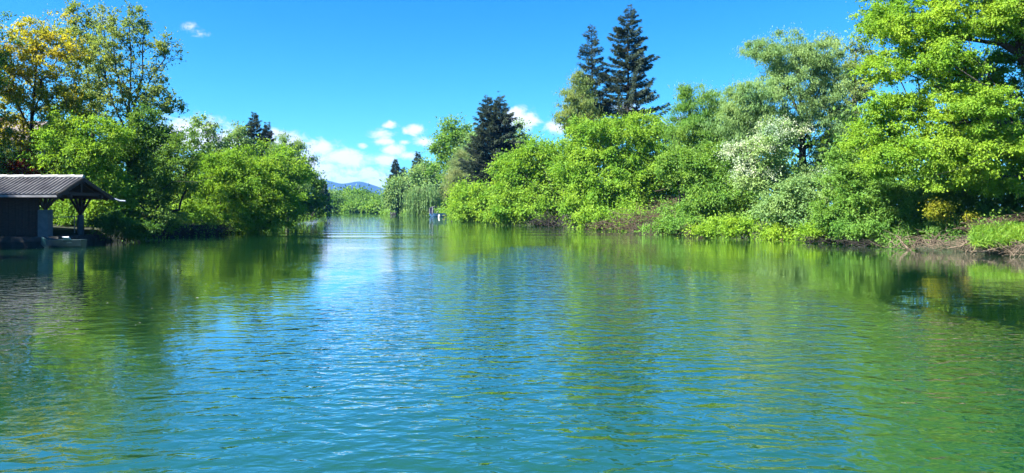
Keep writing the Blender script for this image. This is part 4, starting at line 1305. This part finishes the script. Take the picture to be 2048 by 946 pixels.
def build_litter():
    dead = BARK['dead']
    dk = BARK['dark']
    brown = solid('brown brushwood', (0.085, 0.055, 0.034), (0.035, 0.026, 0.018), scale=5, rough=0.95)

    def shore(px, py, dz=0.0):
        d = 3300.0 / (py - HY)
        p = P(px, py, d)
        return (p[0], p[1], dz)
    G = 'brushwood along the waterline'
    brush('brushwood_pile', 'brown tangled brushwood heap beneath the broad light green tree', 'brushwood', [P(1225, 452, 75), P(1275, 444, 72), P(1320, 432, 70), P(1370, 412, 69)], 210, 2.2, 0.030, brown, 1, 0.8, 0.5, G)
    brush('brushwood_pile', 'low dead twigs hanging in the water below the brown heap', 'brushwood', [shore(1180, 459, .15), shore(1260, 463, .15), shore(1330, 467, .15), shore(1400, 471, .1)], 260, 2.0, 0.028, brown, 2, 0.5, 0.25, G)
    brush('brushwood_pile', 'dark waterline twigs under the spreading bright green tree', 'brushwood', [shore(1000, 446, .25), shore(1080, 452, .3), shore(1160, 456, .2)], 220, 2.4, 0.035, dk, 3, 0.9, 0.5, G)
    brush('brushwood_pile', 'bleached bare roots and branches below the golden shrub', 'brushwood', [shore(1800, 499, .15), shore(1870, 501, .25), shore(1950, 505, .25)], 150, 1.3, 0.020, dead, 4, 0.35, 0.4, G)
    brush('brushwood_pile', 'pale tangled roots hanging under the long grass tussock', 'brushwood', [shore(1950, 508, .15), shore(2010, 511, .2), shore(2070, 515, .2), shore(2150, 520, .2)], 190, 1.1, 0.018, dead, 5, 0.3, 0.5, G)
    brush('brushwood_pile', 'brown twiggy litter on the bank behind the long grass tussock', 'brushwood', [P(1930, 462, 37), P(1990, 450, 37.5), P(2060, 440, 38)], 110, 1.3, 0.016, brown, 6, 0.25, 0.3, G)
    brush('brushwood_pile', 'dead sticks at the water beside the leaning dark tree', 'brushwood', [shore(340, 475, .2), shore(400, 471, .2), shore(450, 468, .15)], 150, 1.8, 0.028, brown, 7, 0.5, 0.35, G)
    brush('brushwood_pile', 'dark driftwood pile at the water beside the pale roofed boat', 'brushwood', [P(606, 434, 155), P(620, 429, 158), P(632, 430, 162)], 90, 2.4, 0.09, dk, 8, 0.7, 0.4, G)
    brush('brushwood_pile', 'half sunken sticks below the broad mid green bush', 'brushwood', [shore(1600, 485, .1), shore(1680, 490, .1), shore(1760, 494, .1)], 80, 1.3, 0.018, dk, 9, 0.2, 0.3, G)
    limb('dead_branch', 'pale dead pole slanting into the water before the bright green tree', 'branch', [P(1060, 425, 97), P(1075, 440, 95.5), P(1084, 453, 94)], [0.16, 0.14, 0.10], dead, 2, 1)
    limb('fallen_trunk', 'dark trunk lying aslant from the bank down to the brown brushwood', 'trunk', [P(1188, 459, 80), P(1160, 447, 83), P(1120, 424, 88)], [0.42, 0.36, 0.22], dk, 5, 2)
    limb('dead_branch', 'forked bleached branch standing in the water by the broad mid green bush', 'branch', [shore(1813, 513, -0.1), P(1822, 502, 39.3), P(1807, 488, 39.6), P(1793, 472, 40)], [0.035, 0.05, 0.045, 0.02], dead, 5, 3)
    limb('dead_branch', 'bleached root arching low over the dark hollow in the bank', 'branch', [P(1965, 487, 37), P(1935, 481, 37.3), P(1925, 492, 36.6), P(1895, 497, 36.8)], [0.03, 0.05, 0.04, 0.02], dead, 3, 4)
    limb('dead_branch', 'pale curved root dipping in the water before the long grass tussock', 'branch', [P(1990, 497, 34.5), P(1965, 504, 34.6), P(1938, 502, 34.8)], [0.04, 0.05, 0.02], dead, 2, 5)
    limb('dead_branch', 'bent reddish branch breaking the water below the tall willow', 'branch', [shore(1555, 481, -0.1), P(1580, 470, 51), P(1615, 466, 50.5), shore(1625, 484, -0.1)], [0.05, 0.07, 0.06, 0.03], brown, 3, 6)
    limb('dead_branch', 'curled pale stick floating by the foot of the dark slanting trunk', 'branch', [shore(1146, 455, 0.1), shore(1152, 454, 0.35), shore(1156, 457, 0.05)], [0.10, 0.12, 0.06], dead, 1, 8)
    # grass tussock overhanging the water
    rng = np.random.default_rng(4)
    n = 9000
    px = rng.uniform(1945, 2160, n)
    t = rng.random(n)
    dd = 34.6 + t * 2.6 + 0.0 * px
    x = (px - CX) / F * dd
    zt = CAMH + (HY - (484 - 34 * t - 0.06 * (px - 1945))) / F * dd
    pos = np.stack([x, dd, zt - 0.1 + rng.normal(0, 0.04, n)], 1)
    ax = unit(rng.normal(0, 0.5, (n, 3)) + np.array([-0.25, -0.55, 0.45]) * np.array([1, 1, 1]) - np.array([0, 0, 1.0]) * (rng.random((n, 1)) * 0.9))
    nr = unit(rng.normal(0, 0.5, (n, 3)) + np.array([0, -0.2, 0.8]))
    Lg = 0.22 + 0.25 * rng.random(n)
    V, Q = leaves(pos, ax, nr, Lg, np.full(n, 0.035), 0.2)
    o = mobj('grass', np_mesh('grass', V, Q, 4, tone=rng.random(n), mats=[LEAF['grass']]))
    tag(o, kind='stuff')
    # soil hump the tussock grows on
    xs = np.linspace((1940 - CX) / F * 35.5, (2170 - CX) / F * 35.5, 40)
    # undergrowth along both banks
    cen, rad, ls = [], [], []
    for side, tbl, ya, yb in ((1, RB, 38, 275), (-1, LB, 50, 230)):
        y = ya
        while y < yb:
            for k in range(6):
                off = rng.uniform(-0.2, 7.0)
                x = float(bank(tbl, y)) + side * off
                if side == 1 and y < 45 and off < 1.5:
                    continue
                hh = 0.3 + 0.25 * off * rng.random()
                cen.append((x, y + rng.normal(0, 0.5), max(gh(x, y), 0.1) + hh))
                s = 0.55 + 0.004 * y
                rad.append((s, s, s * 0.7))
                ls.append(max(0.13, 0.003 * y))
            y += 0.7 + y * 0.004
    scatter_leaves('undergrowth', cen, rad, 46, np.array(ls), 0.6, LEAF['fresh'], 21)
    # woods standing further back on both sides
    for seed, side, tbl, ya, yb, b0, b1, hmax in ((31, 1, RB, 22, 330, 7, 28, 8.5), (32, -1, LB, 52, 235, 10, 34, 5.5)):
        cen, rad, ls = [], [], []
        rg = np.random.default_rng(seed)
        m = 2600
        for _ in range(m):
            y = ya + (yb - ya) * rg.random() ** 1.2
            off = rg.uniform(b0, b1)
            x = float(bank(tbl, y)) + side * off
            z = rg.random() * hmax * (0.7 + 0.3 * math.sin(y * 0.21 + off * 0.3))
            cen.append((x, y, max(0.6, gh(x, y)) + z))
            s = 0.9 + 0.006 * y
            rad.append((s, s, s * 0.8))
            ls.append(0.28 + 0.0022 * y)
        scatter_leaves('woods', cen, rad, 34, np.array(ls), 0.6, LEAF['mid'], seed + 5)
    # petals and scum drifting by the boathouse bank
    rng = np.random.default_rng(77)
    n = 380
    d = 14 + 120 * rng.random(n) ** 1.3
    lx = np.interp(d, [p[0] for p in LB], [p[1] for p in LB])
    x = lx + 1 + np.abs(rng.normal(0, 1, n)) * (3 + 0.05 * d)
    near = rng.random(n) < 0.45
    x = np.where(near, (rng.uniform(0, 420, n) - CX) / F * d, x)
    s = 0.018 + 0.04 * rng.random(n) ** 3
    a = rng.random(n) * math.pi
    pos = np.stack([x, d, np.full(n, 0.008)], 1)
    ax = np.stack([np.cos(a), np.sin(a), np.zeros(n)], 1)
    V, Q = leaves(pos, ax, np.tile(np.array([[0, 0, 1.0]]), (n, 1)), s * 1.7, s * 1.3, 0.02)
    V[:, 2] = np.clip(V[:, 2], 0.004, 0.03)
    o = mobj('fallen_petals', np_mesh('fallen_petals', V, Q, 4, tone=rng.random(n), mats=[leaf_mat('drifting pale petals', (0.20, 0.24, 0.18), (0.10, 0.14, 0.06), 0.1)]))
    tag(o, kind='stuff')


# ------------------------------------------------------------------ sky, sun, camera
SUN_AZ, SUN_EL = R(-114), R(45)


def build_world():
    w = bpy.data.worlds.new('World')
    SC.world = w
    w.use_nodes = True
    nt = w.node_tree
    nt.nodes.clear()
    out = nt.nodes.new('ShaderNodeOutputWorld')
    bg = nt.nodes.new('ShaderNodeBackground')
    bg.inputs['Strength'].default_value = SKY_STR
    sky = nt.nodes.new('ShaderNodeTexSky')
    sky.sky_type = 'NISHITA'
    sky.sun_disc = False
    sky.sun_elevation = SUN_EL
    sky.sun_rotation = SUN_AZ % (2 * math.pi)
    sky.altitude = 300
    sky.air_density = 1.0
    sky.dust_density = 0.3
    sky.ozone_density = 2.0
    hs = node(nt, 'ShaderNodeHueSaturation')
    hs.inputs['Saturation'].default_value = SKY_SAT
    hs.inputs['Hue'].default_value = SKY_HUE
    hs.inputs['Value'].default_value = 1.0
    link(nt, sky.outputs[0], hs.inputs['Color'])
    # clouds in azimuth / elevation
    tc = node(nt, 'ShaderNodeTexCoord')
    sp = node(nt, 'ShaderNodeSeparateXYZ')
    link(nt, tc.outputs['Generated'], sp.inputs[0])

    def mt(op, a, b=None, c=None, clamp=False):
        n = node(nt, 'ShaderNodeMath', operation=op, use_clamp=clamp)
        for k, v in enumerate((a, b, c)):
            if v is None:
                continue
            if isinstance(v, (int, float)):
                n.inputs[k].default_value = v
            else:
                link(nt, v, n.inputs[k])
        return n.outputs[0]
    az = mt('ARCTAN2', sp.outputs['X'], sp.outputs['Y'])
    el = mt('ARCSINE', sp.outputs['Z'])
    cm = node(nt, 'ShaderNodeCombineXYZ')
    link(nt, az, cm.inputs['X'])
    link(nt, el, cm.inputs['Y'])

    def nz(scale, detail, sy=1.0, rough=0.55, dist=0.0):
        mp = node(nt, 'ShaderNodeMapping')
        mp.inputs['Scale'].default_value = (1, sy, 1)
        link(nt, cm.outputs[0], mp.inputs['Vector'])
        n = node(nt, 'ShaderNodeTexNoise')
        n.inputs['Scale'].default_value = scale
        n.inputs['Detail'].default_value = detail
        n.inputs['Roughness'].default_value = rough
        n.inputs['Distortion'].default_value = dist
        link(nt, mp.outputs[0], n.inputs['Vector'])
        return n.outputs['Fac']
    clouds = [(640, 298, 30, 18, 1), (668, 315, 40, 15, 1), (705, 322, 42, 17, 1), (650, 335, 35, 12, .9), (700, 345, 30, 12, .9), (640, 350, 46, 22, 1.1), (735, 350, 38, 15, 1), (760, 364, 46, 15, 1.1), (690, 362, 60, 15, 1), (600, 330, 40, 30, 1),
              (766, 270, 22, 10, .95), (768, 283, 22, 9, .85), (779, 251, 13, 7, .8), (831, 261, 15, 9, .95), (812, 262, 8, 6, .6), (726, 292, 9, 6, .8), (787, 298, 20, 10, 1), (810, 284, 15, 5, .75), (846, 283, 22, 8, .95), (872, 293, 14, 9, .9), (770, 321, 22, 11, 1), (818, 311, 16, 8, .9), (740, 340, 14, 7, .85), (845, 345, 25, 10, .9),
              (1045, 240, 34, 18, 1), (1030, 226, 18, 9, .9), (1110, 255, 26, 12, .9), (1250, 215, 26, 9, .7),
              (385, 268, 60, 30, 1.1), (450, 285, 55, 26, 1.1), (355, 272, 50, 26, 1), (560, 270, 30, 11, .9), (575, 285, 40, 15, .85), (500, 300, 40, 20, .9),
              (383, 53, 20, 7, .45), (404, 68, 18, 6, .42), (395, 61, 14, 6, .4), (215, 45, 22, 10, .5), (1365, 245, 30, 14, .8), (1450, 265, 40, 20, .7), (300, 300, 60, 25, .8)]
    acc = None
    low = None
    for (px, py, rx, ry, s) in clouds:
        u, v = (px - CX) / F, (HY - py) / F
        a0 = math.atan2(u, 1)
        e0 = math.atan2(v, math.hypot(u, 1))
        ca = math.cos(a0)
        ra, re = rx / F * ca * ca * 1.75, ry / F * ca * 1.7
        # flat-bottomed: squeeze the lower half
        dx = mt('MULTIPLY', mt('SUBTRACT', az, a0), 1 / ra)
        dy = mt('MULTIPLY', mt('SUBTRACT', el, e0), 1 / re)
        q = mt('ADD', mt('MULTIPLY', dx, dx), mt('MULTIPLY', dy, dy))
        g = mt('MULTIPLY', mt('SUBTRACT', 1.0, mt('POWER', q, 0.5)), s)
        acc = g if acc is None else mt('MAXIMUM', acc, g)
    n1 = nz(40, 8, 1.5, 0.66, 0.5)
    n2 = nz(11, 4, 2.2, 0.55)
    dens = mt('ADD', acc, mt('MULTIPLY', mt('SUBTRACT', n1, 0.5), 1.9))
    dens = mt('ADD', dens, mt('MULTIPLY', mt('SUBTRACT', n2, 0.5), 0.35))
    mr = node(nt, 'ShaderNodeMapRange', interpolation_type='SMOOTHSTEP')
    mr.inputs['From Min'].default_value = 0.06
    mr.inputs['From Max'].default_value = 0.75
    link(nt, dens, mr.inputs['Value'])
    mxc = node(nt, 'ShaderNodeMix', data_type='RGBA')
    mxc.inputs['A'].default_value = (*[c * CLOUD for c in (0.80, 0.93, 1.08)], 1)
    mxc.inputs['B'].default_value = (*[c * CLOUD for c in (1.28, 1.28, 1.26)], 1)
    link(nt, mt('MULTIPLY', dens, 1.3, clamp=True), mxc.inputs['Factor'])
    mx = node(nt, 'ShaderNodeMix', data_type='RGBA')
    link(nt, mt('MULTIPLY', mr.outputs[0], 0.93), mx.inputs['Factor'])
    tint = node(nt, 'ShaderNodeMix', data_type='RGBA', blend_type='MULTIPLY')
    tint.inputs['Factor'].default_value = 1.0
    tint.inputs['B'].default_value = (*SKY_TINT, 1)
    link(nt, hs.outputs[0], tint.inputs['A'])
    link(nt, tint.outputs['Result'], mx.inputs['A'])
    link(nt, mxc.outputs['Result'], mx.inputs['B'])
    link(nt, mx.outputs['Result'], bg.inputs['Color'])
    link(nt, bg.outputs[0], out.inputs['Surface'])
    w.cycles.sampling_method = 'MANUAL'
    w.cycles.sample_map_resolution = 512


SKY_STR = 0.05
SKY_SAT = 1.45
SKY_HUE = 0.5
SKY_TINT = (0.30, 0.72, 0.95)
CLOUD = 4.0
SUN_STR = 5.0
EXPO = 2.35


def build_light_camera():
    S = Vector((math.sin(SUN_AZ) * math.cos(SUN_EL), math.cos(SUN_AZ) * math.cos(SUN_EL), math.sin(SUN_EL)))
    l = bpy.data.lights.new('sun', 'SUN')
    l.energy = SUN_STR
    l.angle = R(0.53)
    l.color = (1.0, 0.95, 0.86)
    o = bpy.data.objects.new('sun', l)
    COL.objects.link(o)
    o.rotation_euler = (-S).to_track_quat('-Z', 'Y').to_euler()
    o.location = S * 50
    c = bpy.data.cameras.new('camera')
    c.sensor_width = 36
    c.lens = 36 * F / 2048
    c.shift_y = -(473 - HY) / 2048
    c.clip_end = 30000
    c.clip_start = 0.05
    o = bpy.data.objects.new('camera', c)
    COL.objects.link(o)
    o.location = (0, 0, CAMH)
    o.rotation_euler = (R(90), 0, 0)
    SC.camera = o


build_world()
build_light_camera()
build_ground()
build_water()
build_mountains()
build_haze()
build_boathouse()
build_boats()
build_house()
build_plants()
build_litter()

vs = SC.view_settings
vs.view_transform = 'Standard'
vs.look = 'None'
vs.exposure = EXPO
vs.gamma = 1
SC.render.film_transparent = False
cy = SC.cycles
cy.max_bounces = 9
cy.diffuse_bounces = 6
cy.glossy_bounces = 3
cy.transmission_bounces = 6
cy.volume_bounces = 0
cy.transparent_max_bounces = 4
cy.caustics_reflective = False
cy.caustics_refractive = False
cy.sample_clamp_indirect = 6
cy.use_denoising = True
cy.denoiser = 'OPENIMAGEDENOISE'
SC.render.use_persistent_data = False
print('PLANT LEAVES', sum(n for _, n in PLANTS), len(PLANTS))
